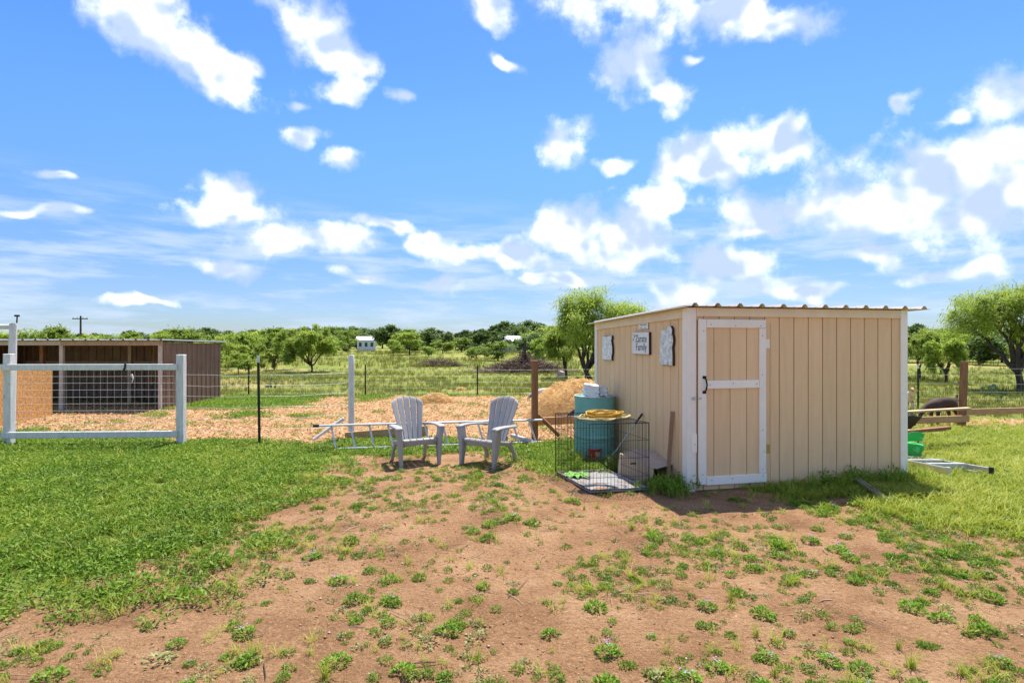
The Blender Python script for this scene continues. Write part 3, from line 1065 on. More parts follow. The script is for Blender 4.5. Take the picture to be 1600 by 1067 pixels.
def make_chair(label):
    """resin adirondack chair; faces -y"""
    t = thing('garden_chair', label, 'chair', group='grey resin chairs')
    # back slats: fan from a narrow foot to a rounded top
    def back_pt(s, u):
        # s 0..1 up the back, u -1..1 across
        w = 0.165 + (0.27 - 0.165) * (s ** 1.15)
        if s > 0.72:
            w *= 1 - 0.10 * ((s - 0.72) / 0.28) ** 2
        y = 0.17 + 0.235 * s + 0.02 * s * s - 0.035 * u * u
        z = 0.30 + 0.60 * s
        return u * w, y, z
    for k in range(5):
        u0, u1 = -1 + 0.4 * k + 0.026, -1 + 0.4 * (k + 1) - 0.026
        um = (u0 + u1) / 2
        secs = []
        for i in range(13):
            f = i / 12
            def top(u):
                return 1.0 - 0.14 * abs(u) ** 2.4
            row = []
            for dy in (0.0, 0.022):
                for u in ((u0, um, u1) if dy == 0 else (u1, um, u0)):
                    x, y, z = back_pt(f * top(u), u)
                    row.append((x, y + dy, z))
            secs.append(row)
        q = MB()
        q.loft(secs)
        q.build('back_slat', chair_pl, t, bevel=0.004, smooth=40)
    # band joining the slats low on the back
    q = MB()
    q.loft([[(x, back_pt(s, x / 0.2)[1] + dy, back_pt(s, 0)[2]) for s, dy in ((0.02, 0.024), (0.10, 0.024), (0.10, 0.045), (0.02, 0.045))] for x in (-0.17, -0.06, 0.06, 0.17)])
    q.build('back_band', chair_pl, t, smooth=40)
    # seat of five slats, dished, rolled over the front edge
    prof_ = [(0.20, 0.285), (0.10, 0.280), (0.0, 0.298), (-0.12, 0.335), (-0.22, 0.368), (-0.262, 0.372), (-0.285, 0.352)]
    for k in range(5):
        a, c = -0.245 + 0.098 * k + 0.004, -0.245 + 0.098 * (k + 1) - 0.004
        secs = []
        for (y, z) in prof_:
            taper = 1 - 0.28 * max(0, (y + 0.1) / 0.3)
            secs.append([(a * taper, y, z), (c * taper, y, z), (c * taper, y + 0.006, z - 0.02), (a * taper, y + 0.006, z - 0.02)])
        q = MB()
        q.loft(secs)
        q.build('seat_slat', chair_pl, t, bevel=0.003, smooth=40)
    q = MB()
    q.loft([[(x, -0.284 + 0.03 * abs(x / 0.25) ** 2, 0.345), (x, -0.270 + 0.03 * abs(x / 0.25) ** 2, 0.345), (x, -0.252 + 0.03 * abs(x / 0.25) ** 2, 0.262 + 0.02 * (1 - abs(x / 0.25))),
             (x, -0.268 + 0.03 * abs(x / 0.25) ** 2, 0.262 + 0.02 * (1 - abs(x / 0.25)))] for x in np.linspace(-0.25, 0.25, 9)])
    q.build('apron', chair_pl, t, bevel=0.003, smooth=40)
    for s in (-1, 1):
        # arm: flat paddle, bending down at the front into the leg
        secs = []
        for (y, z, xi, xo, th) in [(0.30, 0.505, 0.235, 0.275, 0.03), (0.20, 0.525, 0.240, 0.315, 0.026), (0.05, 0.54, 0.252, 0.352, 0.024), (-0.12, 0.548, 0.258, 0.366, 0.024),
                                   (-0.25, 0.548, 0.256, 0.370, 0.024), (-0.31, 0.538, 0.262, 0.362, 0.022), (-0.325, 0.525, 0.272, 0.352, 0.02)]:
            secs.append([(s * xi, y, z), (s * (xi + xo) / 2, y, z + 0.006), (s * xo, y, z - 0.004), (s * xo, y, z - th - 0.006), (s * (xi + xo) / 2, y, z - th + 0.004), (s * xi, y, z - th)])
        q = MB()
        q.loft(secs)
        q.build('armrest', chair_pl, t, bevel=0.004, smooth=45)
        # front leg: wide panel under the arm, narrowing to the foot
        q = MB()
        q.loft([rect((s * 0.312, -0.262, 0.522), 0.082, 0.105), rect((s * 0.308, -0.258, 0.46), 0.066, 0.115), rect((s * 0.292, -0.25, 0.36), 0.060, 0.13),
                rect((s * 0.285, -0.255, 0.26), 0.056, 0.115), rect((s * 0.280, -0.275, 0.12), 0.05, 0.075), rect((s * 0.278, -0.288, 0.0), 0.044, 0.05)])
        q.build('leg', chair_pl, t, bevel=0.006, seg=2, smooth=45)
        # rear leg
        q = MB()
        q.loft([rect((s * 0.235, 0.02, 0.318), 0.034, 0.10), rect((s * 0.24, 0.15, 0.25), 0.036, 0.085), rect((s * 0.246, 0.245, 0.13), 0.038, 0.062), rect((s * 0.25, 0.285, 0.0), 0.04, 0.05)])
        q.build('leg', chair_pl, t, bevel=0.006, seg=2, smooth=45)
        # rail under the seat joining the legs, and the prop from arm to back
        q = MB()
        q.loft([[(s * 0.225, y, z + 0.03), (s * 0.262, y, z + 0.03), (s * 0.262, y, z - 0.03), (s * 0.225, y, z - 0.03)] for y, z in ((-0.26, 0.335), (-0.1, 0.315), (0.06, 0.285), (0.19, 0.27))])
        q.build('seat_rail', chair_pl, t, bevel=0.004, smooth=45)
        q = MB()
        q.loft([[(s * 0.222, 0.335, 0.52), (s * 0.268, 0.285, 0.52), (s * 0.268, 0.285, 0.487), (s * 0.222, 0.335, 0.487)],
                [(s * 0.15, 0.325, 0.515), (s * 0.19, 0.30, 0.515), (s * 0.19, 0.30, 0.485), (s * 0.15, 0.325, 0.485)]])
        q.build('arm_bracket', chair_pl, t, bevel=0.003, smooth=45)
    return t


ch = make_chair('grey resin garden chair turned towards the teal drum and shed')
ch.location = (-1.34, 7.90, gzf(-1.34, 7.9) + 0.001)
ch.rotation_euler = (0, 0, R(27))
ch.scale = (0.94, 0.94, 0.97)
ch2 = dup(ch, (-0.30, 7.80, gzf(-0.30, 7.8) + 0.001), R(-34), (0.96, 0.96, 0.98), 'grey resin garden chair with scuffed legs, turned towards the white rail frame')

# ================================================================== drum
teal = mat('teal_drum_paint', (0.19, 0.47, 0.42), 0.5, col2=(0.15, 0.40, 0.36), scale=4, bump=0.05,
           spots=(11, 0.66, 0.72, (0.055, 0.05, 0.045)))
rim_m = mat('worn_drum_rim', (0.55, 0.57, 0.55), 0.55, col2=(0.20, 0.25, 0.24), scale=22, bump=0.1)
dx_, dy_ = 1.185, 8.28
drum = thing('oil_drum', 'teal steel oil drum standing in weeds against the shed', 'drum', (dx_, dy_, gzf(dx_, dy_) - 0.005))
r_, h_ = 0.287, 0.875
q = MB()
prof_ = [(0.01, 0.02), (r_ - 0.02, 0.02), (r_ - 0.006, 0.0), (r_ + 0.004, 0.0), (r_ + 0.004, 0.018), (r_ - 0.003, 0.03)]
for zc in (0.30, 0.585):
    prof_ += [(r_ - 0.003, zc - 0.03), (r_ + 0.003, zc - 0.02), (r_ + 0.009, zc - 0.006), (r_ + 0.009, zc + 0.006), (r_ + 0.003, zc + 0.02), (r_ - 0.003, zc + 0.03)]
prof_ += [(r_ - 0.003, h_ - 0.03), (r_ - 0.002, h_ - 0.016), (r_ - 0.02, h_ - 0.016), (0.01, h_ - 0.018)]
q.lathe(prof_, 48)
q.build('body', teal, drum, smooth=30)
q = MB()
q.lathe([(r_ - 0.0185, h_ - 0.0155), (r_ + 0.005, h_ - 0.0155), (r_ + 0.0075, h_ - 0.008), (r_ + 0.005, h_), (r_ - 0.008, h_ + 0.001), (r_ - 0.0185, h_ - 0.004)], 48)
q.f = q.f[:-2]
n_ = 48
q.f += [(5 * n_ + j, 5 * n_ + (j + 1) % n_, (j + 1) % n_, j) for j in range(n_)]
q.build('rim', rim_m, drum, smooth=40)

# crumpled white sacks on the drum
bagm = mat('white_plastic_sack', (0.78, 0.78, 0.79), 0.45, col2=(0.68, 0.69, 0.71), scale=5, bump=0.35, bscale=14)


def lump(name, size, seed, m, parent=None, pinch=0.15, amp=0.06, n=3, freq=5.0):
    bm = bmesh.new()
    bmesh.ops.create_cube(bm, size=1)
    bmesh.ops.subdivide_edges(bm, edges=bm.edges, cuts=5, use_grid_fill=True)
    g = random.Random(seed)
    ph = [g.uniform(0, 6) for _ in range(9)]
    for v in bm.verts:
        p = v.co.copy()
        k = 1 - pinch * (p.z + 0.5)
        d = amp * (math.sin(freq * p.x * 1.3 + ph[0]) * math.sin(freq * p.y + ph[1]) + math.sin(freq * 1.9 * p.z + ph[2] + 3 * p.x) * 0.7
                   + 0.5 * math.sin(freq * 2.7 * p.x + ph[3]) * math.sin(freq * 2.3 * p.z + ph[4]))
        nn = p.normalized()
        rr = p.length
        q_ = p.lerp(nn * 0.62, 0.22) + nn * d
        v.co = Vector((q_.x * k * size[0], q_.y * k * size[1], q_.z * size[2]))
    zmin = min(v.co.z for v in bm.verts)
    for v in bm.verts:
        v.co.z = max(v.co.z - zmin - 0.04 * size[2], 0)
    bmesh.ops.recalc_face_normals(bm, faces=bm.faces)
    me = bpy.data.meshes.new(name)
    bm.to_mesh(me)
    bm.free()
    me.polygons.foreach_set('use_smooth', [True] * len(me.polygons))
    me.set_sharp_from_angle(angle=R(38))
    me.materials.append(m)
    return link(name, me, parent)


ztop = drum.location.z + h_ - 0.017
o = lump('plastic_sack', (0.21, 0.18, 0.17), 4, bagm, pinch=0.05, amp=0.085, freq=8.0)
o.location = (dx_ - 0.055, dy_ - 0.07, ztop)
tag(o, 'crumpled white plastic sack, the larger one on the teal drum', 'sack', 'sacks on the drum')
o = lump('plastic_sack', (0.15, 0.15, 0.14), 9, bagm, pinch=0.15, amp=0.09, freq=8.0)
o.location = (dx_ + 0.105, dy_ - 0.03, ztop)
o.rotation_euler = (0, 0, 0.4)
tag(o, 'crumpled white plastic sack, the smaller one on the teal drum', 'sack', 'sacks on the drum')

# ================================================================== wire dog crate
blackwire = mat('black_crate_wire', (0.012, 0.012, 0.012), 0.45, bump=0)
traym = mat('stained_tray', (0.34, 0.335, 0.33), 0.55, col2=(0.25, 0.245, 0.24), scale=5, bump=0.1,
            spots=(4.5, 0.50, 0.66, (0.24, 0.12, 0.05)))
CF0, CF1 = Vector((0.835, 6.19)), Vector((1.505, 6.32))      # front edge
fx = (CF1 - CF0).normalized()
CW, CD, CHT = (CF1 - CF0).length, 0.96, 0.735
crate = thing('dog_crate', 'black wire dog crate with a stained tray beside the shed', 'crate', (CF0.x, CF0.y, gzf(1.1, 6.7) + 0.012),
              math.atan2(fx.y, fx.x) )
SK = -0.12    # slight skew of the sagging cage


def crate_panel(name, p0, p1, n, levels, r=0.0021, z0=0.02, z1=CHT, lean=(0, 0)):
    q = MB()
    p0, p1 = Vector(p0), Vector(p1)
    for i in range(n + 1):
        p = p0.lerp(p1, i / n)
        rr = r * (1.5 if i in (0, n) else 1)
        q.tube([(p.x, p.y, z0), (p.x + lean[0], p.y + lean[1], z1)], rr, 5)
    for z in levels:
        k = (z - z0) / (z1 - z0)
        q.tube([(p0.x + lean[0] * k, p0.y + lean[1] * k, z), (p1.x + lean[0] * k, p1.y + lean[1] * k, z)], r * 1.25, 5)
    q.build(name, blackwire, crate)


LV = [0.025, 0.16, 0.36, 0.55, CHT]
crate_panel('front_panel', (0, 0), (CW, 0), 17, LV)
crate_panel('back_panel', (SK, CD), (CW + SK, CD), 17, LV)
crate_panel('side_panel', (0.004, 0.004), (SK + 0.004, CD - 0.004), 24, LV)
crate_panel('side_panel', (CW - 0.004, 0.004), (CW + SK - 0.004, CD - 0.004), 24, LV)
q = MB()
for i in range(18):
    a = CW * i / 17
    q.tube([(a, 0.002, CHT + 0.004), (a + SK * 0.4, CD * 0.4, CHT + 0.001), (a + SK, CD - 0.002, CHT + 0.004)], 0.002, 5)
for k in (0.0, 0.33, 0.66, 1.0):
    q.tube([(SK * k, CD * k, CHT + 0.007), (CW + SK * k, CD * k, CHT + 0.007)], 0.0027, 5)
q.build('top_panel', blackwire, crate)
q = MB()
pts = [(0.012, 0.012), (CW - 0.012, 0.012), (CW + SK - 0.012, CD - 0.012), (SK + 0.012, CD - 0.012)]


def inset(ps, d):
    cx, cy = sum(p[0] for p in ps) / 4, sum(p[1] for p in ps) / 4
    return [(p[0] + (cx - p[0]) * d, p[1] + (cy - p[1]) * d) for p in ps]


q.loft([[(x, y, 0.0) for x, y in pts], [(x, y, 0.03) for x, y in pts], [(x, y, 0.031) for x, y in inset(pts, 0.035)], [(x, y, 0.010) for x, y in inset(pts, 0.06)]])
q.build('tray', traym, crate, smooth=30)
q = MB()
q.box((CW * 0.72, -0.006, 0.30), (0.06, 0.006, 0.016)).box((CW * 0.72 + 0.025, -0.009, 0.30), (0.012, 0.012, 0.03))
q.box((-0.006 + SK * 0.5, CD * 0.5, 0.52), (0.006, 0.06, 0.02)).box((-0.006 + SK * 0.5, CD * 0.5, 0.33), (0.006, 0.06, 0.02))
q.build('latch', blackwire, crate)

# green cloth left in the tray
clothm = mat('green_cloth', (0.28, 0.55, 0.13), 0.85, col2=(0.20, 0.42, 0.09), scale=12, bump=0.4)
n = 15
V, F = [], []
for i in range(n):
    for j in range(n):
        u, v = i / (n - 1) - 0.5, j / (n - 1) - 0.5
        e = 1 + 0.25 * math.sin(7 * math.atan2(v, u + 1e-6))
        V.append((u * 0.24 * e, v * 0.24 * e, 0.004 + 0.022 * (math.sin(19 * u + 2) * math.sin(17 * v + 1) + 1) * 0.7 + 0.012 * rnd.random()))
for i in range(n - 1):
    for j in range(n - 1):
        F.append((i * n + j, (i + 1) * n + j, (i + 1) * n + j + 1, i * n + j + 1))
q = MB()
q.add(V, F)
o = q.build('cloth', clothm, None, smooth=60)
cw_ = crate.matrix_basis @ Vector((0.08, 0.72, 0.0125))
o.location = cw_
tag(o, 'crumpled bright green cloth lying in the crate tray', 'cloth')

# yellow extension cord coiled on the crate
cordm = mat('yellow_cord', (0.62, 0.37, 0.035), 0.5, col2=(0.52, 0.30, 0.03), scale=20, bump=0)
paleyel = mat('faded_cord', (0.70, 0.58, 0.24), 0.55, bump=0)
cz = crate.location.z + CHT + 0.012
cc = crate.matrix_basis @ Vector((0.30, 0.40, 0))
cord = thing('extension_cord', 'coiled yellow extension cord lying on top of the dog crate', 'cord', (cc.x, cc.y, cz), 0.2)
q = MB()
pts = []
for k in range(15 * 26):
    a = k / 26 * 2 * math.pi
    lap = k / 26
    rr = 0.205 - 0.055 * ((lap * 0.618) % 1.0) + 0.012 * math.sin(a * 2.3 + lap)
    z = 0.010 + 0.062 * (((lap * 0.37) % 1.0) ** 0.8) + 0.006 * math.sin(a * 3 + lap * 1.7)
    pts.append((rr * math.cos(a) * 1.08 + 0.008 * math.sin(lap * 3), rr * math.sin(a) * 0.80, z))
q.tube(pts, 0.0075, 6)
q.build('coil', cordm, cord, smooth=60)
for s in range(3):
    q = MB()
    pts = []
    g = random.Random(s + 3)
    for k in range(60):
        a = k / 59 * 2 * math.pi * 1.1 + s * 2.1
        rr = 0.26 + 0.05 * math.sin(a * (2 + s) + s) + 0.02 * math.sin(a * 7)
        px_, py_ = rr * math.cos(a) * (1.05 if s else 1.2), rr * math.sin(a) * 0.75
        pts.append((px_, py_, 0.006 + 0.004 * (s % 2) + 0.012 * abs(math.sin(a * 3 + s))))
    q.tube(pts, 0.006, 6)
    q.build('loose_loop', paleyel, cord, smooth=60)

# red tub beyond the crate
redm = mat('red_tub_plastic', (0.62, 0.045, 0.03), 0.4, col2=(0.55, 0.035, 0.025), scale=6, bump=0.02,
           spots=(9, 0.58, 0.62, (0.72, 0.50, 0.10)))
bx_, by_ = gp(929, 719)
q = MB()
q.lathe([(0.01, 0.0), (0.066, 0.0), (0.088, 0.155), (0.096, 0.156), (0.096, 0.166), (0.084, 0.166), (0.081, 0.155), (0.062, 0.012), (0.01, 0.012)], 24)
tub = thing('tub', 'small red plastic tub in the weeds beyond the dog crate', 'tub', (bx_, by_, gzf(bx_, by_)))
q.build('body', redm, tub, smooth=40)
q = MB()
q.loft([[(0.0868 * math.cos(a), 0.0868 * math.sin(a), z) if z > 0.1 else (0.0765 * math.cos(a), 0.0765 * math.sin(a), z) for z in (0.06, 0.128)]
        + [(0.0850 * math.cos(a), 0.0850 * math.sin(a), 0.128), (0.0745 * math.cos(a), 0.0745 * math.sin(a), 0.06)] for a in np.linspace(-1.6, -0.5, 8)])
q.build('paper_label', mat('cream_label', (0.74, 0.68, 0.52), 0.7, bump=0), tub)

# scoop leaning on the wall
bluem = mat('blue_plastic', (0.10, 0.22, 0.42), 0.5, col2=(0.22, 0.32, 0.45), scale=8, bump=0.05)
p0 = Vector((1.24, 7.62, gzf(1.24, 7.6)))
p1 = Vector(side_world(1.10, 0.735, 0.02))
sc_ = thing('yard_scoop', 'long-handled scoop with a blue head leaning on the shed wall', 'tool', p0)
dv = p1 - p0
q = MB()
q.tube([dv * 0.22, dv * 0.80], 0.010, 8)
q.build('pole', alu, sc_)
q = MB()
q.tube([dv * 0.80, dv * 0.985], 0.014, 8)
q.build('grip', blackwire, sc_)
d_ = dv.normalized()
s_ = d_.cross(Vector((0, 0, 1))).normalized()
u_ = s_.cross(d_)
q = MB()
q.loft([[s_ * w + d_ * L + u_ * 0.012, s_ * -w + d_ * L + u_ * 0.012, s_ * -w + d_ * L - u_ * 0.012, s_ * w + d_ * L - u_ * 0.012] for w, L in ((0.085, 0.0), (0.08, 0.1), (0.05, 0.2), (0.016, 0.27))])
q.build('head', bluem, sc_, bevel=0.004)

# grey stake against the wall
st_p0 = Vector(side_world(0.34, 0.0, 0.07))
st_p0.z = gzf(st_p0.x, st_p0.y) - 0.01
st_p1 = Vector(side_world(0.30, side_z(0.3, 642), 0.027))
q = MB()
q.beam((0, 0, 0), st_p1 - st_p0, 0.018, 0.048, (1, 0.2, 0))
o = q.build('wooden_stake', grey_stick, None, bevel=0.003)
o.location = st_p0
tag(o, 'weathered wooden stake leaning on the shed wall near the corner', 'stake')

# tipped cardboard box
card = mat('faded_cardboard', (0.56, 0.43, 0.31), 0.85, col2=(0.46, 0.345, 0.245), scale=4, bump=0.15,
           spots=(11, 0.62, 0.68, (0.50, 0.20, 0.15)))
cb = thing('cardboard_box', 'open faded cardboard box tipped against the shed wall', 'box', (1.44, 7.10, gzf(1.5, 6.9) + 0.015), R(-64), rot=(R(3), R(9), R(-52)))
bw, bd, bh, tk = 0.52, 0.42, 0.30, 0.008
for nm, a, c in (('bottom_panel', (0, -bd / 2, 0), (bw, bd / 2, tk)), ('top_panel', (-0.0, -bd / 2, bh - tk), (bw + 0.04, bd / 2, bh)),
                 ('side_panel', (0, -bd / 2, tk), (bw, -bd / 2 + tk, bh - tk)), ('side_panel', (0, bd / 2 - tk, tk), (bw, bd / 2, bh - tk)),
                 ('end_panel', (0, -bd / 2 + tk, tk), (tk, bd / 2 - tk, bh - tk))):
    q = MB()
    q.span(a, c)
    q.build(nm, card, cb, bevel=0.002)
q = MB()
q.loft([[(bw + 0.002, bd / 2 - tk, tk), (bw + 0.002, bd / 2, tk), (bw + 0.002, bd / 2, bh - tk), (bw + 0.002, bd / 2 - tk, bh - tk)],
        [(bw + 0.11, bd / 2 + 0.05 - tk, tk), (bw + 0.11, bd / 2 + 0.05, tk), (bw + 0.11, bd / 2 + 0.05, bh - tk), (bw + 0.11, bd / 2 + 0.05 - tk, bh - tk)]])
q.build('flap', card, cb)
# bent stick in front of the box
q = MB()
q.tube([(1.62, 6.42, gzf(1.62, 6.42) + 0.02), (1.70, 6.47, 0.06), (1.76, 6.52, 0.11), (1.82, 6.53, 0.18)], [0.008, 0.008, 0.007, 0.005], 6)
tag(q.build('stick', grey_stick, None, smooth=50), 'bare bent stick by the cardboard box at the shed corner', 'stick')

# ================================================================== ladders
def ladder_on_edge():
    L0, L1 = Vector((-2.93, 8.62, 0)), Vector((0.52, 9.28, 0))
    d = (L1 - L0).normalized()
    perp = Vector((-d.y, d.x, 0))
    z0 = gzf(-1.2, 8.9) + 0.015
    t = thing('ladder', 'long aluminium ladder lying on its edge behind the grey chairs', 'ladder', (L0.x, L0.y, z0), math.atan2(d.y, d.x))
    Ln = (L1 - L0).length
    lean, ht = 0.14, 0.36
    for k, (y, z, x0, x1) in enumerate([(0.0, 0.028, 0.30, Ln - 0.05), (lean, ht, -0.06, Ln)]):
        q = MB()
        a, c = Vector((x0, y, z)), Vector((x1, y, z))
        q.beam(a, c, 0.07, 0.026)
        q.build('rail', alu, t, bevel=0.004)
    n = 12
    for i in range(n):
        x = 0.20 + (Ln - 0.42) * i / (n - 1)
        q = MB()
        q.tube([(x + 0.06 + 0.02, 0.0, 0.04), (x, lean, ht - 0.012)], 0.015, 8)
        q.build('rung', alu, t, smooth=50)
    q = MB()
    q.box((-0.02, lean, ht), (0.09, 0.08, 0.036))
    q.build('end_cap', blackwire, t, bevel=0.004)
    return t


ladder_on_edge()

def stepladder():
    t = thing('stepladder', 'folded aluminium stepladder lying in the grass beside the shed', 'ladder', (5.50, 6.93, gzf(5.5, 7.2) + 0.05), R(5), rot=(R(-3), R(2), R(9)))
    Ln = 1.75
    for s in (-1, 1):
        q = MB()
        w0, w1 = 0.30, 0.19
        q.beam((s * w0, 0, 0.045), (s * w1, Ln, 0.045), 0.022, 0.085)
        q.build('rail', alu, t, bevel=0.004)
        q = MB()
        q.beam((s * (w0 - 0.07), 0.10, 0.0), (s * (w1 - 0.03), Ln - 0.05, 0.0), 0.018, 0.05)
        q.build('rear_rail', alu, t, bevel=0.003)
        q = MB()
        q.box((s * w0, -0.012, 0.045), (0.034, 0.05, 0.10))
        q.build('foot', blackwire if s > 0 else alu, t, bevel=0.005)
    for i in range(5):
        y = 0.28 + i * 0.31
        w = 0.30 - 0.11 * y / Ln - 0.012
        q = MB()
        q.box((0, y, 0.055), (2 * w, 0.022, 0.075)).box((0, y + 0.03, 0.09), (2 * w, 0.06, 0.006))
        q.build('step', alu, t)
    q = MB()
    q.beam((-0.27, 0.06, -0.02), (0.27, 0.55, -0.02), 0.004, 0.02)
    q.build('brace', alu, t)
    q = MB()
    q.box((0, Ln + 0.02, 0.045), (0.42, 0.10, 0.10))
    q.build('top_cap', alu, t, bevel=0.01)


stepladder()
# galvanised strip in the grass
a_, c_ = gp(1338, 762), gp(1387, 787)
q = MB()
A_, C_ = Vector((a_[0], a_[1], 0.10)), Vector((c_[0], c_[1], 0.035))
q.beam((0, 0, 0), C_ - A_, 0.055, 0.004).beam(((C_ - A_).normalized() * 0.0) + Vector((0.024, 0.01, 0.012)), (C_ - A_) + Vector((0.024, 0.01, 0.012)), 0.004, 0.024)
q.beam(Vector((-0.024, -0.01, 0.012)), (C_ - A_) + Vector((-0.024, -0.01, 0.012)), 0.004, 0.024)
o = q.build('metal_channel', zinc, None)
o.location = A_
tag(o, 'short galvanised metal channel lying in the grass before the shed', 'metal strip')

# ================================================================== posts and fences
def t_post(px_, Y, top, label, group, tip=True, name='fence_post', lean=0.0):
    X = (px_ - 800) * Y / 900
    g = gzf(X, Y)
    t = thing(name, label, 'post', (X, Y, g - 0.02), 0, group)
    t.rotation_euler = (0, lean, 0)
    hh = top
    q = MB()
    q.box((0, -0.014, hh / 2), (0.042, 0.005, hh)).box((0, 0.004, hh / 2), (0.006, 0.03, hh))
    for k in range(int(hh / 0.055)):
        q.box((0, -0.019, 0.06 + k * 0.055), (0.014, 0.006, 0.018))
    q.build('stem', tpost_green, t)
    if tip:
        q = MB()
        q.box((0, -0.014, hh + 0.055), (0.043, 0.006, 0.11)).box((0, 0.004, hh + 0.055), (0.007, 0.031, 0.11))
        q.build('tip', tpost_white, t)
    return Vector((X, Y, g))


tp0 = t_post(406, 9.2, 1.33, 'dark steel fence post with white tip between the white frame and the round post', None, True, lean=R(-0.8))
far_posts = []
for k, px_ in enumerate((389, 571, 746, 915)):
    far_posts.append(t_post(px_, 17.5, 0.93 + 0.05 * (k % 2), 'thin dark steel post in the wire fence beyond the wood chips', 'steel posts of the far fence', False))
rp = t_post(1434, 14.2, 1.0, 'dark steel post with white tip in the wire fence beyond the goats', None, True)


def round_post(px_, Y, py_top, r, m, label, taper=0.92):
    X = (px_ - 800) * Y / 900
    g = gzf(X, Y)
    hh = hz(py_top, Y) - g
    q = MB()
    secs = []
    for i in range(9):
        z = hh * i / 8 - 0.03 * (i == 0)
        rr = r * (1 - (1 - taper) * i / 8)
        secs.append((rr * (1 + 0.02 * math.sin(i * 2.1)), z))
    q.lathe([(0.003, secs[0][1])] + secs + [(r * taper * 0.9, hh + 0.006), (0.003, hh + 0.008)], 14)
    o = q.build('fence_post', m, None, smooth=40)
    o.location = (X, Y, g - 0.01)
    return tag(o, label, 'post')


wp = round_post(549, 9.75, 554, 0.052, white_wood, 'thick round weathered grey-white fence post behind the long ladder')
bpX, bpY = (835.5 - 800) * 9.6 / 900, 9.6
q = MB()
bh_ = hz(560, 9.6)
q.box((0, 0, bh_ / 2 - 0.03), (0.092, 0.092, bh_))
o = q.build('fence_post', brown_wood, None, bevel=0.006)
o.location = (bpX, bpY, gzf(bpX, bpY))
o.rotation_euler = (0, 0, 0.3)
tag(o, 'square brown timber fence post behind the grey chairs', 'post')
# brace of the brown post and the rail running to the shed
q = MB()
q.beam((bpX + 0.06, bpY - 0.0, 0.42), (bpX + 0.40, bpY - 0.12, 0.10), 0.04, 0.06)
tag(q.build('brace_board', brown_wood, None, bevel=0.004), 'short slanted brown brace board at the foot of the timber post', 'board')
q = MB()
q.beam((bpX - 0.10, bpY + 0.09, 0.30), (1.75, 9.98, 0.32), 0.04, 0.13)
tag(q.build('fence_rail', lumber, None, bevel=0.004), 'orange-brown lumber rail running from the timber post behind the drum', 'rail')
q = MB()
q.beam((-2.75, 9.50, gzf(-2.7, 9.5) + 0.065), (-1.42, 9.72, 0.15), 0.045, 0.17)
tag(q.build('plank', lumber, None, bevel=0.004), 'thick brown plank lying on edge behind the long ladder', 'plank')
q = MB()
q.beam((-3.30, 9.55, gzf(-3.3, 9.55) + 0.02), (-2.83, 9.72, 0.36), 0.05, 0.05)
tag(q.build('brace_pole', white_wood, None, bevel=0.012), 'slanted weathered grey brace pole propping the round white post', 'brace')
q = MB()
q.beam((-0.02, 9.42, gzf(0, 9.4) + 0.12), (0.34, 9.25, gzf(0.3, 9.2) + 0.04), 0.05, 0.06)
tag(q.build('pipe', white_wood, None, bevel=0.01), 'short white pipe slanting behind the right-hand chair arm', 'pipe')

# white rail frame at the left, with its wire mesh
FX0, FX1, FY0, FY1 = -7.90, -5.27, 9.05, 9.18
fr = thing('rail_frame', 'white two-rail timber frame filled with square wire mesh', 'fence', (FX0, FY0, gzf(FX0, FY0)), math.atan2(FY1 - FY0, FX1 - FX0))
FL = math.hypot(FX1 - FX0, FY1 - FY0)


def part_box(name, a, c, m, par, bev=0.006):
    q = MB()
    q.span(a, c)
    return q.build(name, m, par, bevel=bev)


part_box('post', (-0.055, -0.055, -0.03), (0.055, 0.055, 1.452), white_wood, fr)
part_box('post', (FL - 0.055, -0.055, -0.03), (FL + 0.055, 0.055, 1.438), white_wood, fr)
part_box('rail', (-0.075, -0.095, 1.195), (FL - 0.03, -0.0565, 1.292), white_wood, fr)
part_box('rail', (-0.06, -0.095, 0.135), (FL - 0.02, -0.0565, 0.235), white_wood, fr)
q = MB()
nx_ = 25
for i in range(nx_):
    x = 0.06 + (FL - 0.12) * i / (nx_ - 1)
    q.tube([(x, -0.05, 0.20), (x + 0.004 * math.sin(i * 1.7), -0.052, 0.7), (x, -0.05, 1.22)], 0.0019, 4)
for k in range(10):
    z = 0.235 + 0.108 * k
    q.tube([(0.0, -0.053, z), (FL * 0.5, -0.054, z + 0.004 * math.sin(k * 2.2)), (FL, -0.053, z)], 0.0021, 4)
q.build('wire_mesh', wire_m, fr)
q = MB()
q.tube([(1.83, -0.104, 1.300), (1.825, -0.106, 1.24), (1.80, -0.110, 1.17), (1.80, -0.108, 1.13)], 0.014, 6)
q.box((1.822, -0.076, 1.298), (0.028, 0.055, 0.008))
q.build('strap', blackwire, fr)
q = MB()
q.tube([(1.90, -0.062, 1.13), (1.93, -0.072, 1.06), (1.91, -0.07, 1.00)], [0.016, 0.010, 0.006], 6)
q.build('rope_end', tpost_white, fr)
part_box('base_board', (-0.1, -0.16, -0.01), (0.72, -0.10, 0.035), brown_wood, fr, 0.004)

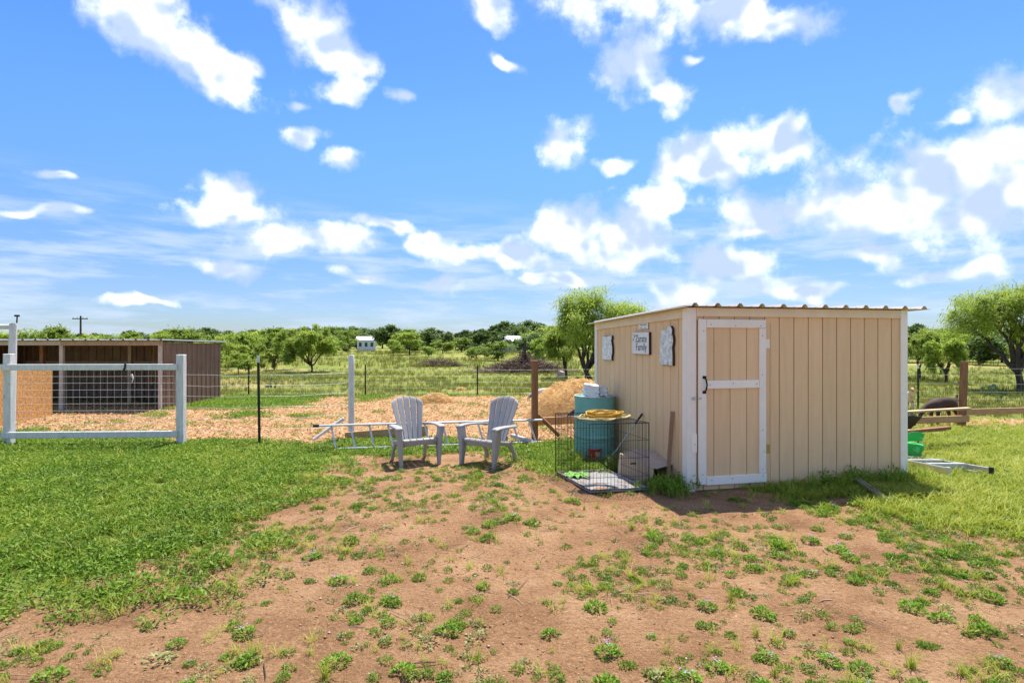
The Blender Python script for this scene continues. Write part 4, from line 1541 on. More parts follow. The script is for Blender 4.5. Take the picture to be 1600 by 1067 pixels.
# tall leaning post behind the frame, with a cross pole and camera-like cap
tl = thing('tall_post', 'tall leaning grey-white post with a cross pole behind the rail frame', 'post', (-8.10, 9.30, gzf(-8.1, 9.3) - 0.02))
q = MB()
q.lathe([(0.003, 0)] + [(0.062 - 0.010 * i / 8, 1.96 * i / 8) for i in range(9)] + [(0.045, 1.965), (0.003, 1.967)], 12)
po = q.build('pole', white_wood, tl, smooth=40)
po.rotation_euler = (0, R(1.4), 0)
q = MB()
q.tube([(-0.9, 0.05, 1.90), (0.02, 0.06, 1.91)], 0.042, 10)
q.build('cross_pole', white_wood, tl, smooth=40)
q = MB()
q.tube([(0.075, 0.03, 1.94), (0.085, 0.03, 2.07)], 0.010, 6)
q.box((0.082, 0.03, 2.085), (0.05, 0.05, 0.03))
q.build('fitting', blackwire, tl)
q = MB()
q.box((0, 0, 0.62), (0.11, 0.05, 1.27))
o = q.build('gate_post', white_wood, None, bevel=0.006)
o.location = (-8.10, 9.0, gzf(-8.1, 9.0))
tag(o, 'flat white gate post standing against the end of the rail frame', 'post')


def wire_fence(name, pts, levels, vstep, r, label, vtop=None):
    q = MB()
    for a, c in zip(pts[:-1], pts[1:]):
        a, c = Vector(a), Vector(c)
        L = (c - a).length
        for k, z in enumerate(levels):
            sag = 0.012 * math.sin(k * 2.7 + a.x)
            q.tube([a + Vector((0, 0, z)), a.lerp(c, 0.35) + Vector((0, 0, z - 0.012 + sag)), a.lerp(c, 0.7) + Vector((0, 0, z - 0.01 - sag)), c + Vector((0, 0, z))], r, 4)
        n = int(L / vstep)
        for i in range(1, n):
            p = a.lerp(c, i / n)
            q.tube([p + Vector((0, 0, levels[0])), p + Vector((0, 0, vtop or levels[-1]))], r * 0.6, 4)
    o = q.build(name, wire_m, None, fix=False)
    return tag(o, label, 'wire fence')


wire_fence('wire_fence', [(FX1, FY1 + 0.0, 0), (-4.06, 9.22, 0), (-2.78, 9.69, 0)], [0.24, 0.42, 0.6, 0.78, 0.95, 1.12], 0.6, 0.0022,
           'thin wire strands from the white frame past the steel post to the round post')
wire_fence('wire_fence', [(-14, 17.6, 0), (far_posts[0].x, 17.53, 0), (far_posts[1].x, 17.53, 0), (far_posts[2].x, 17.53, 0), (far_posts[3].x, 17.53, 0), (5.6, 17.0, 0)],
           [0.10, 0.25, 0.42, 0.60, 0.80], 0.30, 0.0021, 'wire fence on steel posts along the far edge of the wood chips')
wire_fence('wire_fence', [(4.5, 15.6, 0), (rp.x, 14.23, 0), (15.5, 13.9, 0)], [0.10, 0.25, 0.42, 0.62, 0.83, 1.0], 0.30, 0.0018,
           'wire fence behind the goats and timber rails beside the shed')

# right-hand timber post with two rails
rX, rY = (1503 - 800) * 11.0 / 900, 11.0
q = MB()
q.box((0, 0, 0.62), (0.095, 0.095, 1.30))
o = q.build('fence_post', brown_wood, None, bevel=0.006)
o.location = (rX, rY, gzf(rX, rY))
o.rotation_euler = (0, R(2.5), 0.2)
tag(o, 'square brown timber post carrying two lumber rails near the dark goat', 'post')
q = MB()
q.beam((4.6, 10.30, 0.15), (rX + 0.07, rY - 0.075, 0.19), 0.04, 0.125)
tag(q.build('fence_rail', lumber, None, bevel=0.004), 'lumber rail running from behind the shed to the timber post', 'rail')
q = MB()
q.beam((rX - 0.02, rY + 0.075, 0.29), (12.4, 11.6, 0.32), 0.04, 0.12)
tag(q.build('fence_rail', lumber, None, bevel=0.004), 'lumber rail leading away from the timber post past the mesquite', 'rail')

# wheelbarrow with boards, partly behind the shed
wx, wy = 5.90, 9.05
wb = thing('wheelbarrow', 'dark wheelbarrow loaded with boards behind the shed corner', 'wheelbarrow', (wx, wy, gzf(wx, wy)), R(8))
darktray = mat('dark_barrow_tray', (0.035, 0.032, 0.032), 0.5, bump=0.1, spots=(9, 0.62, 0.7, (0.16, 0.09, 0.05)))
q = MB()
top = [(-0.55, -0.33, 0.56), (0.36, -0.27, 0.50), (0.36, 0.27, 0.50), (-0.55, 0.33, 0.56)]
bot = [(-0.36, -0.20, 0.26), (0.20, -0.17, 0.25), (0.20, 0.17, 0.25), (-0.36, 0.20, 0.26)]
ins = [(-0.34, -0.19, 0.275), (0.185, -0.16, 0.265), (0.185, 0.16, 0.265), (-0.34, 0.19, 0.275)]
int_ = [(-0.535, -0.315, 0.56), (0.345, -0.255, 0.50), (0.345, 0.255, 0.50), (-0.535, 0.315, 0.56)]
q.loft([ins, int_, top, bot])
q.build('tray', darktray, wb)
for s in (-1, 1):
    q = MB()
    q.beam((-0.75, s * 0.06, 0.20), (0.75, s * 0.28, 0.30), 0.035, 0.04)
    q.build('handle', brown_wood, wb, bevel=0.004)
    q = MB()
    q.tube([(0.12, s * 0.20, 0.26), (0.22, s * 0.21, 0.0), (0.32, s * 0.21, 0.0), (0.36, s * 0.23, 0.27)], 0.012, 6)
    q.build('leg', iron, wb)
q = MB()
q.lathe([(0.10, -0.03), (0.17, -0.045), (0.19, -0.02), (0.19, 0.02), (0.17, 0.045), (0.10, 0.03)], 24)
w_ = q.build('wheel', blackwire, wb, smooth=40)
w_.location = (-0.66, 0, 0.19)
w_.rotation_euler = (R(90), 0, 0)
for k, (a, c, w, h, m_, lab) in enumerate([
        ((5.35, 8.82, 0.535), (7.30, 9.20, 0.585), 0.09, 0.028, pale_lumber, 'pale board sticking up out of the wheelbarrow'),
        ((5.35, 8.45, 0.285), (6.62, 8.72, 0.345), 0.07, 0.045, brown_wood, 'dark brown board below the wheelbarrow tray pointing at the goat'),
        ((5.35, 8.36, 0.315), (5.86, 8.46, 0.345), 0.06, 0.03, lumber, 'short light board lying over the dark brown board by the wheelbarrow')]):
    q = MB()
    q.beam(a, c, w, h)
    tag(q.build('board', m_, None, bevel=0.003), lab, 'board')
# green feed bag
greenbag = mat('green_feed_bag', (0.02, 0.42, 0.075), 0.4, col2=(0.03, 0.50, 0.11), scale=5, bump=0.25, bscale=12,
               spots=(6, 0.58, 0.62, (0.12, 0.62, 0.20)))
fbx, fby = 5.48, 8.02
fb_ = thing('feed_bag', 'bright green plastic feed bag standing by the shed corner', 'bag', (fbx, fby, gzf(fbx, fby)), R(-20))
lump('body', (0.32, 0.18, 0.25), 21, greenbag, fb_, pinch=-0.3, amp=0.05)
q = MB()
q.loft([[(-0.155, -0.118, 0.02), (-0.02, -0.122, 0.02), (-0.02, -0.118, 0.02), (-0.155, -0.114, 0.02)],
        [(-0.165, -0.128, 0.15), (-0.03, -0.132, 0.16), (-0.03, -0.128, 0.16), (-0.165, -0.124, 0.15)]])
q.build('printed_panel', mat('bag_print', (0.76, 0.74, 0.70), 0.6, col2=(0.30, 0.16, 0.10), scale=14, lo=0.36, hi=0.44, bump=0), fb_)
q = MB()
q.loft([[(x, 0.02 * math.sin(9 * x), 0.27 + 0.0 * x), (x, 0.025 + 0.02 * math.sin(9 * x), 0.27), (x * 1.15, 0.03 * math.sin(11 * x), 0.36 + 0.04 * math.sin(14 * x)), (x * 1.15, -0.01 + 0.03 * math.sin(11 * x), 0.36 + 0.04 * math.sin(14 * x))] for x in np.linspace(-0.19, 0.2, 14)])
q.build('open_top', greenbag, fb_, smooth=60)

# ================================================================== open shelter
BX, BY = -8.45, 13.9
barn = thing('livestock_shelter', 'low open-fronted shelter of brown ribbed steel on timber posts', 'shelter', (BX, BY, gzf(BX, BY)))
post_pine = mat('shelter_pine', (0.50, 0.38, 0.27), 0.75, col2=(0.38, 0.28, 0.19), scale=4, stretch=(4, 4, 0.7), bump=0.15)
BL, BDp = 5.6, 2.8


def rib_wall(p0, p1, h0, h1, m, par, name='wall', pitch=0.23, t=0.004):
    """vertical ribbed sheet from p0 to p1"""
    p0, p1 = Vector(p0), Vector(p1)
    d = p1 - p0
    L = d.length
    d.normalize()
    nrm_ = Vector((d.y, -d.x, 0))
    pr = ribbed(0, L, pitch, 0.07, 0.03, 0.022, t)
    secs = []
    q = MB()
    bot = [(p0.x + d.x * x + nrm_.x * z, p0.y + d.y * x + nrm_.y * z, -0.02) for x, z in pr]
    top = [(p0.x + d.x * x + nrm_.x * z, p0.y + d.y * x + nrm_.y * z, h0 + (h1 - h0) * x / L) for x, z in pr]
    q.loft([bot, top])
    return q.build(name, m, par, smooth=15)


rib_wall((0.0, 0.06, 0), (0.0, BDp, 0), 1.63, 1.60, brown_metal, barn)
rib_wall((0, BDp, 0), (-BL, BDp, 0), 1.60, 1.60, brown_metal, barn)
rib_wall((-BL, BDp, 0), (-BL, 0.9, 0), 1.60, 1.62, brown_metal, barn)
# roof: nearly flat ribbed sheet
pr = ribbed(-BL - 0.15, 0.13, 0.30, 0.07, 0.03, 0.025, 0.004)
q = MB()
q.loft([[(x, -0.16, 1.685 + z) for x, z in pr], [(x, BDp + 0.14, 1.635 + z) for x, z in pr]])
q.build('roof', grey_metal, barn, smooth=15)
part_box('beam', (-2.42, -0.02, 1.56), (0.02, 0.02, 1.675), post_pine, barn, 0.004)
part_box('beam', (-BL, -0.022, 1.565), (-2.424, 0.018, 1.675), mat('pale_beam', (0.60, 0.52, 0.44), 0.7, bump=0.1), barn, 0.004)
part_box('post', (-0.085, -0.018, -0.02), (-0.012, 0.055, 1.558), mat('pale_post', (0.60, 0.50, 0.40), 0.7, bump=0.1), barn, 0.004)
part_box('post', (-2.50, 0.022, -0.02), (-2.41, 0.10, 1.62), mat('pale_post', (0.6, 0.5, 0.4)), barn, 0.004)
part_box('post', (-1.76, 1.4, -0.02), (-1.67, 1.49, 1.64), post_pine, barn, 0.004)
part_box('post', (-3.45, 0.6, -0.02), (-3.36, 0.69, 1.64), brown_wood, barn, 0.004)
part_box('post', (-4.6, 0.022, -0.02), (-4.5, 0.11, 1.62), post_pine, barn, 0.004)
part_box('purlin', (-BL, 1.35, 1.56), (-0.01, 1.395, 1.62), post_pine, barn, 0.004)
part_box('girt', (-BL, BDp - 0.07, 1.0), (-0.012, BDp - 0.032, 1.09), post_pine, barn, 0.004)
# loose rope hanging from the purlin
q = MB()
q.tube([(-0.95, 1.2, 1.55), (-0.96, 1.2, 1.1), (-0.99, 1.19, 0.75), (-0.96, 1.15, 0.52)], 0.012, 6)
tag(q.build('rope', mat('orange_rope', (0.62, 0.33, 0.07), 0.8), barn), None)
# strand-board half wall running towards the white frame
ob = MB()
O0, O1 = Vector((-10.30, 12.90, 0)), Vector((-9.74, 10.5, 0))
ob.beam(Vector((0, 0, 0.55)), (O1 - O0) + Vector((0, 0, 0.56)), 0.014, 1.14)
o = ob.build('strand_board_sheet', osb, None)
o.location = (O0.x, O0.y, gzf(O0.x, O0.y))
tag(o, 'orange strand-board sheet standing on edge as a low pen wall', 'board')
# ================================================================== trees
mesq_leaf = leaf_mat('mesquite_leaf', [(0.0, (0.17, 0.245, 0.030)), (0.5, (0.32, 0.42, 0.058)), (1.0, (0.48, 0.54, 0.10))], 0.5)
oak_leaf = leaf_mat('oak_leaf', [(0.0, (0.060, 0.105, 0.030)), (0.5, (0.12, 0.19, 0.045)), (1.0, (0.20, 0.28, 0.065))], 0.35)
mid_leaf = leaf_mat('bush_leaf', [(0.0, (0.125, 0.20, 0.028)), (0.5, (0.24, 0.34, 0.045)), (1.0, (0.37, 0.45, 0.08))], 0.45)


def tree_geo(seed, H, W, nlobe, nclump, nleaf, ll, lw, droop, trunk_r, nlimb, fork, lean=(0, 0), low=0.22, weep=0.0, crown_c=(0, 0), flat=0.75, spread=0.5):
    g = np.random.default_rng(seed)
    cz = H * (0.5 + low * 0.55)
    sv = H - cz
    ctr = np.array([crown_c[0], crown_c[1], cz])
    semi = np.array([W / 2, W / 2, sv])
    lob = rand_unit(nlobe, g) * (g.uniform(0.35, 0.72, (nlobe, 1)))
    lob[:, 2] = lob[:, 2] * 0.9 + 0.05
    lr = g.uniform(0.28, 0.45, nlobe)
    which = g.integers(0, nlobe, nclump)
    off = rand_unit(nclump, g) * (g.uniform(0.35, 1, (nclump, 1)) ** 0.5)
    cl = (lob[which] + off * lr[which][:, None])
    nn = np.linalg.norm(cl, axis=1)
    cl = cl / np.maximum(1, nn * 1.02)[:, None]
    clumps = ctr + cl * semi
    clumps[:, 2] = np.maximum(clumps[:, 2], H * low * 0.55)
    # limbs
    q = MB()
    limbs = []
    fk = np.array([lean[0] * fork * H, lean[1] * fork * H, fork * H])
    order = np.argsort(np.arctan2(lob[:, 1], lob[:, 0]))
    nodes = []
    tb = [Vector((0, 0, -0.05 * H)), Vector(fk * 0.5 + np.array([0.01 * H, 0, 0])), Vector(fk)]
    q.tube(tb, [trunk_r * 1.25, trunk_r, trunk_r * 0.95], 8)
    for k in range(nlimb):
        tg = ctr + lob[order[int(k * nlobe / nlimb)]] * semi * 1.05
        p0 = Vector(fk)
        p3 = Vector(tg)
        bend = Vector((g.normal() * 0.06 * H, g.normal() * 0.06 * H, 0.10 * H))
        pts, rs = [], []
        for i in range(9):
            t = i / 8
            m_ = (p0 + (p3 - p0) * 0.45 + bend)
            p = p0 * (1 - t) ** 2 + m_ * 2 * t * (1 - t) + p3 * t * t
            p += Vector(g.normal(size=3)) * 0.012 * H * (0 < i < 8)
            pts.append(p)
            rs.append(trunk_r * (0.72 * (1 - t) ** 0.8 + 0.06))
            if i > 1:
                nodes.append((np.array(p), rs[-1]))
        q.tube(pts, rs, 6)
    npos = np.array([n_[0] for n_ in nodes])
    for c in clumps:
        d = np.linalg.norm(npos - c, axis=1) + 0.6 * np.maximum(0, npos[:, 2] - c[2])
        j = int(np.argmin(d))
        a = Vector(npos[j])
        b_ = Vector(c)
        mid = (a + b_) / 2 + Vector((0, 0, 0.03 * H)) + Vector(g.normal(size=3)) * 0.015 * H
        r0 = min(nodes[j][1] * 0.6, trunk_r * 0.28)
        q.tube([a, mid, b_], [r0, r0 * 0.65, r0 * 0.25], 4, False)
    # leaves
    ci = g.integers(0, nclump, nleaf)
    cr = spread * 0.30 * min(W, H) / max(2.2, nclump ** 0.33)
    crs = g.uniform(0.6, 1.35, nclump) * cr
    pos = clumps[ci] + g.normal(size=(nleaf, 3)) * crs[ci][:, None] * np.array([1, 1, flat])
    if weep:
        hang = g.uniform(0, 1, nleaf) ** 1.6 * weep * H
        pos[:, 2] -= hang * (g.uniform(size=nleaf) < 0.5)
    pos[:, 2] = np.maximum(pos[:, 2], 0.04 * H)
    outw = unit(pos - ctr)
    d = unit(outw * 0.7 + rand_unit(nleaf, g) * 0.7 + np.array([0, 0, -droop * 0.55]))
    s = unit(np.cross(d, np.array([0, 0, 1.0])) + rand_unit(nleaf, g) * 0.55)
    sz = g.uniform(0.6, 1.3, (nleaf, 1))
    V, F = quads_from(pos, d * ll * sz, s * lw * sz)
    ct = g.normal(0, 0.13, nclump)
    tone = np.clip(0.5 + ct[ci] + g.normal(0, 0.16, nleaf), 0, 1)
    return q, V, F, np.repeat(tone, 4)


def tree(name, label, cat, seed, leafm, loc=(0, 0, 0), group=None, **kw):
    q, V, F, T = tree_geo(seed, **kw)
    t = thing(name, label, cat, loc, 0, group)
    q.build('trunk', bark, t, smooth=60, fix=False)
    np_obj('crown', V, F, leafm, T, t)
    return t


def at(px_, Y):
    X = (px_ - 800) * Y / 900
    return (X, Y, gzf(X, Y) - 0.03)


# mesquite left of the shed
p = at(926, 22.0)
tree('mesquite_tree', 'large feathery mesquite with leaning dark limbs rising behind the shed', 'tree', 3, mesq_leaf, p,
     H=3.9, W=4.0, nlobe=11, nclump=120, nleaf=25000, ll=0.085, lw=0.017, droop=0.75, trunk_r=0.085, nlimb=8, fork=0.13, lean=(-0.5, 0.1),
     low=0.30, weep=0.10, crown_c=(0.08, 0.3), spread=0.68)
p = at(884, 25.5)
tree('mesquite_tree', 'small drooping mesquite crowding the left side of the large leaning one', 'tree', 31, mesq_leaf, p,
     H=2.5, W=2.3, nlobe=7, nclump=60, nleaf=12000, ll=0.085, lw=0.018, droop=0.8, trunk_r=0.06, nlimb=5, fork=0.15, low=0.16, weep=0.1)
# mesquite in the middle of the meadow
p = at(487, 31.0)
tree('mesquite_tree', 'broad round mesquite standing alone in the meadow beyond the shelter', 'tree', 8, mesq_leaf, p,
     H=2.75, W=4.3, nlobe=10, nclump=110, nleaf=24000, ll=0.09, lw=0.02, droop=0.6, trunk_r=0.06, nlimb=7, fork=0.13, low=0.08, weep=0.10)
p = at(428, 33.0)
tree('mesquite_tree', 'lower mesquite growing against the left of the broad round one', 'tree', 9, mesq_leaf, p,
     H=1.9, W=2.9, nlobe=7, nclump=60, nleaf=11000, ll=0.09, lw=0.022, droop=0.6, trunk_r=0.045, nlimb=5, fork=0.15, low=0.04)
# right-hand mesquites
p = at(1594, 19.0)
tree('mesquite_tree', 'wide mesquite with many dark spreading limbs beyond the timber rails', 'tree', 14, mesq_leaf, p,
     H=3.75, W=4.9, nlobe=12, nclump=130, nleaf=26000, ll=0.08, lw=0.016, droop=0.8, trunk_r=0.095, nlimb=9, fork=0.17, lean=(-0.1, 0),
     low=0.34, weep=0.12, crown_c=(-0.1, 0.2), spread=0.68)
p = at(1436, 25.0)
tree('mesquite_tree', 'small mesquite with a thin pale trunk seen just past the shed corner', 'tree', 17, mesq_leaf, p,
     H=2.3, W=2.3, nlobe=7, nclump=50, nleaf=10000, ll=0.085, lw=0.018, droop=0.8, trunk_r=0.055, nlimb=5, fork=0.22, low=0.3, weep=0.12)
p = at(1478, 23.0)
tree('mesquite_tree', 'low weeping mesquite between the small one and the wide one', 'tree', 19, mesq_leaf, p,
     H=1.9, W=1.7, nlobe=6, nclump=40, nleaf=8000, ll=0.085, lw=0.018, droop=0.95, trunk_r=0.05, nlimb=4, fork=0.2, low=0.2, weep=0.2)

# unit trees for the middle distance and the treeline
protos = {}
for kind, sd_, lm, W_, nl_, ll_, lw_, dr_, low_ in (('oak_a', 41, oak_leaf, 1.3, 5200, 0.036, 0.024, 0.1, 0.02), ('oak_b', 43, oak_leaf, 1.5, 5200, 0.036, 0.024, 0.1, 0.0),
                                                     ('oak_c', 47, oak_leaf, 1.2, 5200, 0.036, 0.024, 0.1, 0.04), ('bush_a', 51, mid_leaf, 1.3, 3600, 0.036, 0.016, 0.4, 0.0),
                                                     ('bush_b', 53, mid_leaf, 1.15, 3600, 0.036, 0.016, 0.4, 0.0), ('mesq_a', 57, mesq_leaf, 1.25, 4200, 0.038, 0.014, 0.6, 0.02),
                                                     ('mesq_b', 59, mesq_leaf, 1.1, 4200, 0.038, 0.014, 0.6, 0.05)):
    geo = tree_geo(sd_, H=1.0, W=W_, nlobe=8, nclump=70, nleaf=nl_, ll=ll_, lw=lw_, droop=dr_, trunk_r=0.02, nlimb=5, fork=0.2, low=low_, spread=0.62)
    protos[kind] = [geo, lm, None]


def put_tree(kind, px_, Y, top, name, label, group=None, wide=1.0):
    loc = at(px_, Y)
    H_ = max(0.8, hz(top, Y) - loc[2])
    geo, lm, root = protos[kind]
    if root is None:
        q, V, F, T = geo
        root = thing(name, label, 'tree', loc, 0, group)
        q.build('trunk', bark, root, smooth=60, fix=False)
        np_obj('crown', V, F, lm, T, root)
        protos[kind][2] = root
        t = root
    else:
        t = dup(root, loc)
        t.name = name
        t['label'] = label
        if 'group' in t:
            del t['group']
        if group:
            t['group'] = group
    t.rotation_euler = (0, 0, rnd.uniform(0, 6.28))
    t.scale = (H_ * wide, H_ * wide, H_)
    return t


put_tree('oak_b', 614, 74, 503, 'oak_tree', 'dark spreading oak beside the small white house', None, 1.25)
put_tree('mesq_b', 614, 62, 527, 'mesquite_tree', 'light green small tree in front of the dark oak by the white house')
put_tree('bush_a', 744, 50, 532, 'mesquite_bush', 'round green bush left of the larger bush behind the brush pile', None, 1.2)
put_tree('bush_b', 778, 48, 530, 'mesquite_bush', 'large round light green bush right behind the brush pile', None, 1.5)
put_tree('oak_c', 697, 78, 518, 'oak_tree', 'lone upright tree on a clear trunk above the small brush heap')
put_tree('bush_a', 670, 60, 534, 'mesquite_bush', 'round green bush just behind the small brush heap', None, 1.2)
put_tree('bush_b', 838, 44, 524, 'mesquite_bush', 'tall green bush against the left of the drooping mesquites')
G0 = 'trees in the middle of the meadow'
for k, (px_, Y, top, wd) in enumerate([(345, 46, 524, 1.4), (385, 52, 512, 1.3), (415, 58, 508, 1.4), (452, 48, 528, 1.4), (522, 64, 510, 1.4), (640, 66, 514, 1.5),
                                       (757, 70, 514, 1.6), (826, 56, 514, 1.4), (848, 60, 506, 1.5), (872, 52, 512, 1.4), (1418, 44, 518, 1.4), (1450, 52, 508, 1.5),
                                       (1492, 46, 512, 1.5), (1530, 40, 520, 1.4), (1566, 44, 514, 1.5), (1604, 38, 522, 1.4)]):
    kd = ('oak_a', 'mesq_a', 'bush_b', 'oak_b', 'bush_a', 'mesq_b', 'oak_c')[k % 7]
    look = {'o': 'dark leafy', 'm': 'feathery light green', 'b': 'rounded mid-green'}[kd[0]]
    side_ = ('left of the broad round mesquite' if px_ < 480 else 'beside the white house' if px_ < 680 else 'behind the brush pile' if px_ < 900 else 'beyond the rails past the shed corner')
    put_tree(kd, px_, Y, top, 'meadow_tree', look + ' tree in the meadow ' + side_, G0, wd)
G1 = 'light trees behind the shelter'
L1 = 'light green feathery tree showing over and beside the shelter roof'
for k, (px_, Y, top) in enumerate([(-45, 30, 512), (22, 34, 510), (62, 31, 503), (105, 33, 508), (150, 40, 517), (190, 44, 514), (232, 40, 516), (262, 38, 512), (305, 36, 507), (338, 33, 518),
                                   (362, 37, 515), (395, 40, 517), (322, 30, 535), (372, 29, 545)]):
    put_tree(('mesq_a', 'mesq_b', 'bush_b')[k % 3], px_, Y, top, 'mesquite_tree', L1, G1, 1.15)
G2 = 'trees of the far treeline'


def where(px_):
    if px_ < 340:
        return 'above the shelter roof'
    if px_ < 560:
        return 'between the shelter and the white house'
    if px_ < 785:
        return 'between the white house and the metal-roofed building'
    if px_ < 1100:
        return 'between the metal-roofed building and the shed'
    return 'beyond the wide mesquite and the timber rails'


def far_label(px_):
    return 'dark green tree in the dense treeline ' + where(px_)


def scrub_label(px_):
    return 'low scrub under the treeline ' + where(px_)


tops = [(-120, 512), (0, 514), (100, 520), (200, 518), (300, 514), (400, 512), (470, 508), (530, 503), (560, 510), (600, 508), (650, 512), (700, 516), (735, 512), (770, 508), (815, 498), (850, 500),
        (900, 508), (1000, 515), (1300, 515), (1400, 512), (1450, 502), (1500, 508), (1600, 506), (1720, 508)]
px_ = -130.0
k = 0
while px_ < 1730:
    if not (1010 < px_ < 1390):
        top = np.interp(px_, [a for a, b_ in tops], [b_ for a, b_ in tops])
        Y = 105 + 28 * rnd.random()
        put_tree(('oak_a', 'oak_b', 'oak_c', 'bush_b', 'oak_a', 'bush_a', 'oak_c')[k % 7], px_, Y, top + rnd.uniform(-3, 7), 'oak_tree', far_label(px_), G2, rnd.uniform(1.2, 1.8))
    px_ += rnd.uniform(13, 21)
    k += 1
# low scrub that closes the meadow below the treeline
G3 = 'scrub at the foot of the treeline'
px_ = -110.0
while px_ < 1720:
    if not (1000 < px_ < 1395) and not (545 < px_ < 605) and not (775 < px_ < 812):
        Y = rnd.uniform(70, 98)
        put_tree(('bush_a', 'mesq_a', 'bush_b', 'oak_c')[k % 4], px_, Y, rnd.uniform(524, 538), 'scrub_bush', scrub_label(px_), G3, 1.7)
    px_ += rnd.uniform(20, 34)
    k += 1

# ================================================================== far buildings, pole
hw = mat('white_house_paint', (0.72, 0.73, 0.75), 0.7, bump=0)
hroof = mat('pale_house_roof', (0.55, 0.56, 0.58), 0.6, bump=0)
hglass = mat('dark_pane', (0.05, 0.06, 0.08), 0.15, bump=0)
hx, hy, hz0 = at(572, 92)
ho = thing('house', 'small white house between the treeline oaks', 'house', (hx, hy, hz0), R(12))
q = MB()
q.span((-1.4, 0, 0), (1.5, 4, 1.75))
q.build('wall', hw, ho)
q = MB()
q.loft([[(-1.6, -0.2, 1.75), (1.7, -0.2, 1.75), (1.7, 2, 2.35), (-1.6, 2, 2.35)], [(-1.6, 4.2, 1.75), (1.7, 4.2, 1.75), (1.7, 2.01, 2.36), (-1.6, 2.01, 2.36)]])
q.build('roof', hroof, ho)
for wxx in (-0.9, 0.0, 0.9):
    q = MB()
    q.span((wxx - 0.2, -0.05, 0.7), (wxx + 0.2, -0.004, 1.35))
    q.build('window', hglass, ho)
bx2, by2, bz2 = at(795, 85)
bb = thing('farm_building', 'farm building with a shiny pale metal roof among the dark trees', 'building', (bx2, by2, bz2), R(-8))
q = MB()
q.span((-1.9, 0, 0), (1.9, 5, 1.75))
q.build('wall', mat('far_wall', (0.30, 0.30, 0.31), 0.8, bump=0), bb)
q = MB()
q.loft([[(-2.2, -0.4, 1.7), (2.2, -0.4, 1.6), (2.2, -0.4, 1.66), (-2.2, -0.4, 1.76)], [(-1.8, 5.2, 2.5), (1.6, 5.2, 2.45), (1.6, 5.2, 2.51), (-1.8, 5.2, 2.56)]])
q.build('roof', mat('far_metal_roof', (0.80, 0.81, 0.83), 0.45, bump=0), bb)
ux, uy, uz = at(126, 88)
up = thing('utility_pole', 'wooden utility pole with one crossarm beyond the shelter', 'pole', (ux, uy, uz), R(10))
uh = hz(493, 88) - uz
q = MB()
q.tube([(0, 0, 0), (0, 0, uh)], [0.17, 0.12], 8)
q.build('pole', bark, up, smooth=50)
q = MB()
q.box((0, -0.15, uh - 0.45), (2.1, 0.12, 0.14))
q.build('crossarm', bark, up)
for sx in (-0.95, -0.4, 0.4, 0.95):
    q = MB()
    q.tube([(sx, -0.15, uh - 0.38), (sx, -0.15, uh - 0.18)], 0.05, 6)
    q.build('insulator', hroof, up)

# ================================================================== brush, stumps, heaps
brushm = leaf_mat('dead_branch', [(0.0, (0.09, 0.062, 0.048)), (0.5, (0.21, 0.15, 0.112)), (1.0, (0.42, 0.31, 0.22))], 0.0, 0.9)
earthm = mat('dark_earth', (0.12, 0.075, 0.05), 0.95, col2=(0.07, 0.045, 0.03), scale=5, bump=0.5, bscale=12)


def sticks(n, W, D, Hh, L, r, seed, sigma=0.42):
    g = np.random.default_rng(seed)
    x = g.normal(0, W * sigma * 0.5, n)
    y = g.normal(0, D * sigma * 0.5, n)
    f = np.exp(-(x / (W * 0.42)) ** 2 - (y / (D * 0.45)) ** 2)
    z = Hh * f * g.uniform(0.15, 1, n) + 0.03
    d = unit(np.stack([g.normal(size=n), g.normal(size=n), g.normal(size=n) * 0.3 - 0.0], 1))
    s = unit(np.cross(d, rand_unit(n, g)))
    ln = g.uniform(0.4, 1.2, (n, 1)) * L
    c = np.stack([x, y, z], 1)
    # three-sided thin sticks
    s2 = np.cross(d, s)
    ring = [s * r, (-0.5 * s + 0.87 * s2) * r, (-0.5 * s - 0.87 * s2) * r]
    V = np.stack([c - d * ln + ring[0], c - d * ln + ring[1], c - d * ln + ring[2], c + d * ln + ring[0] * 0.4, c + d * ln + ring[1] * 0.4, c + d * ln + ring[2] * 0.4], 1)
    V[:, :, 2] = np.maximum(V[:, :, 2], 0.004)
    base = np.array([[0, 1, 4, 3], [1, 2, 5, 4], [2, 0, 3, 5]])
    F = (base[None] + (np.arange(n) * 6)[:, None, None]).reshape(-1, 4)
    T = np.repeat(np.clip(g.normal(0.45, 0.25, n), 0, 1), 6)
    return V.reshape(-1, 3), F, T


def mound(W, D, Hh, seed, m, name, parent, n=30, rough=0.12):
    V, F = [], []
    for i in range(n + 1):
        for j in range(n + 1):
            u, v = 2 * i / n - 1, 2 * j / n - 1
            r2 = u * u + v * v
            z = Hh * max(0, 1 - r2) ** 0.75 * (1 + rough * 4 * (float(fbm2(u * 3 + seed, v * 3, seed)) - 0.5))
            V.append((u * W / 2, v * D / 2, z - 0.015))
    for i in range(n):
        for j in range(n):
            a = i * (n + 1) + j
            F.append((a, a + n + 1, a + n + 2, a + 1))
    q = MB()
    q.add(V, F)
    return q.build(name, m, parent, smooth=70, fix=False)


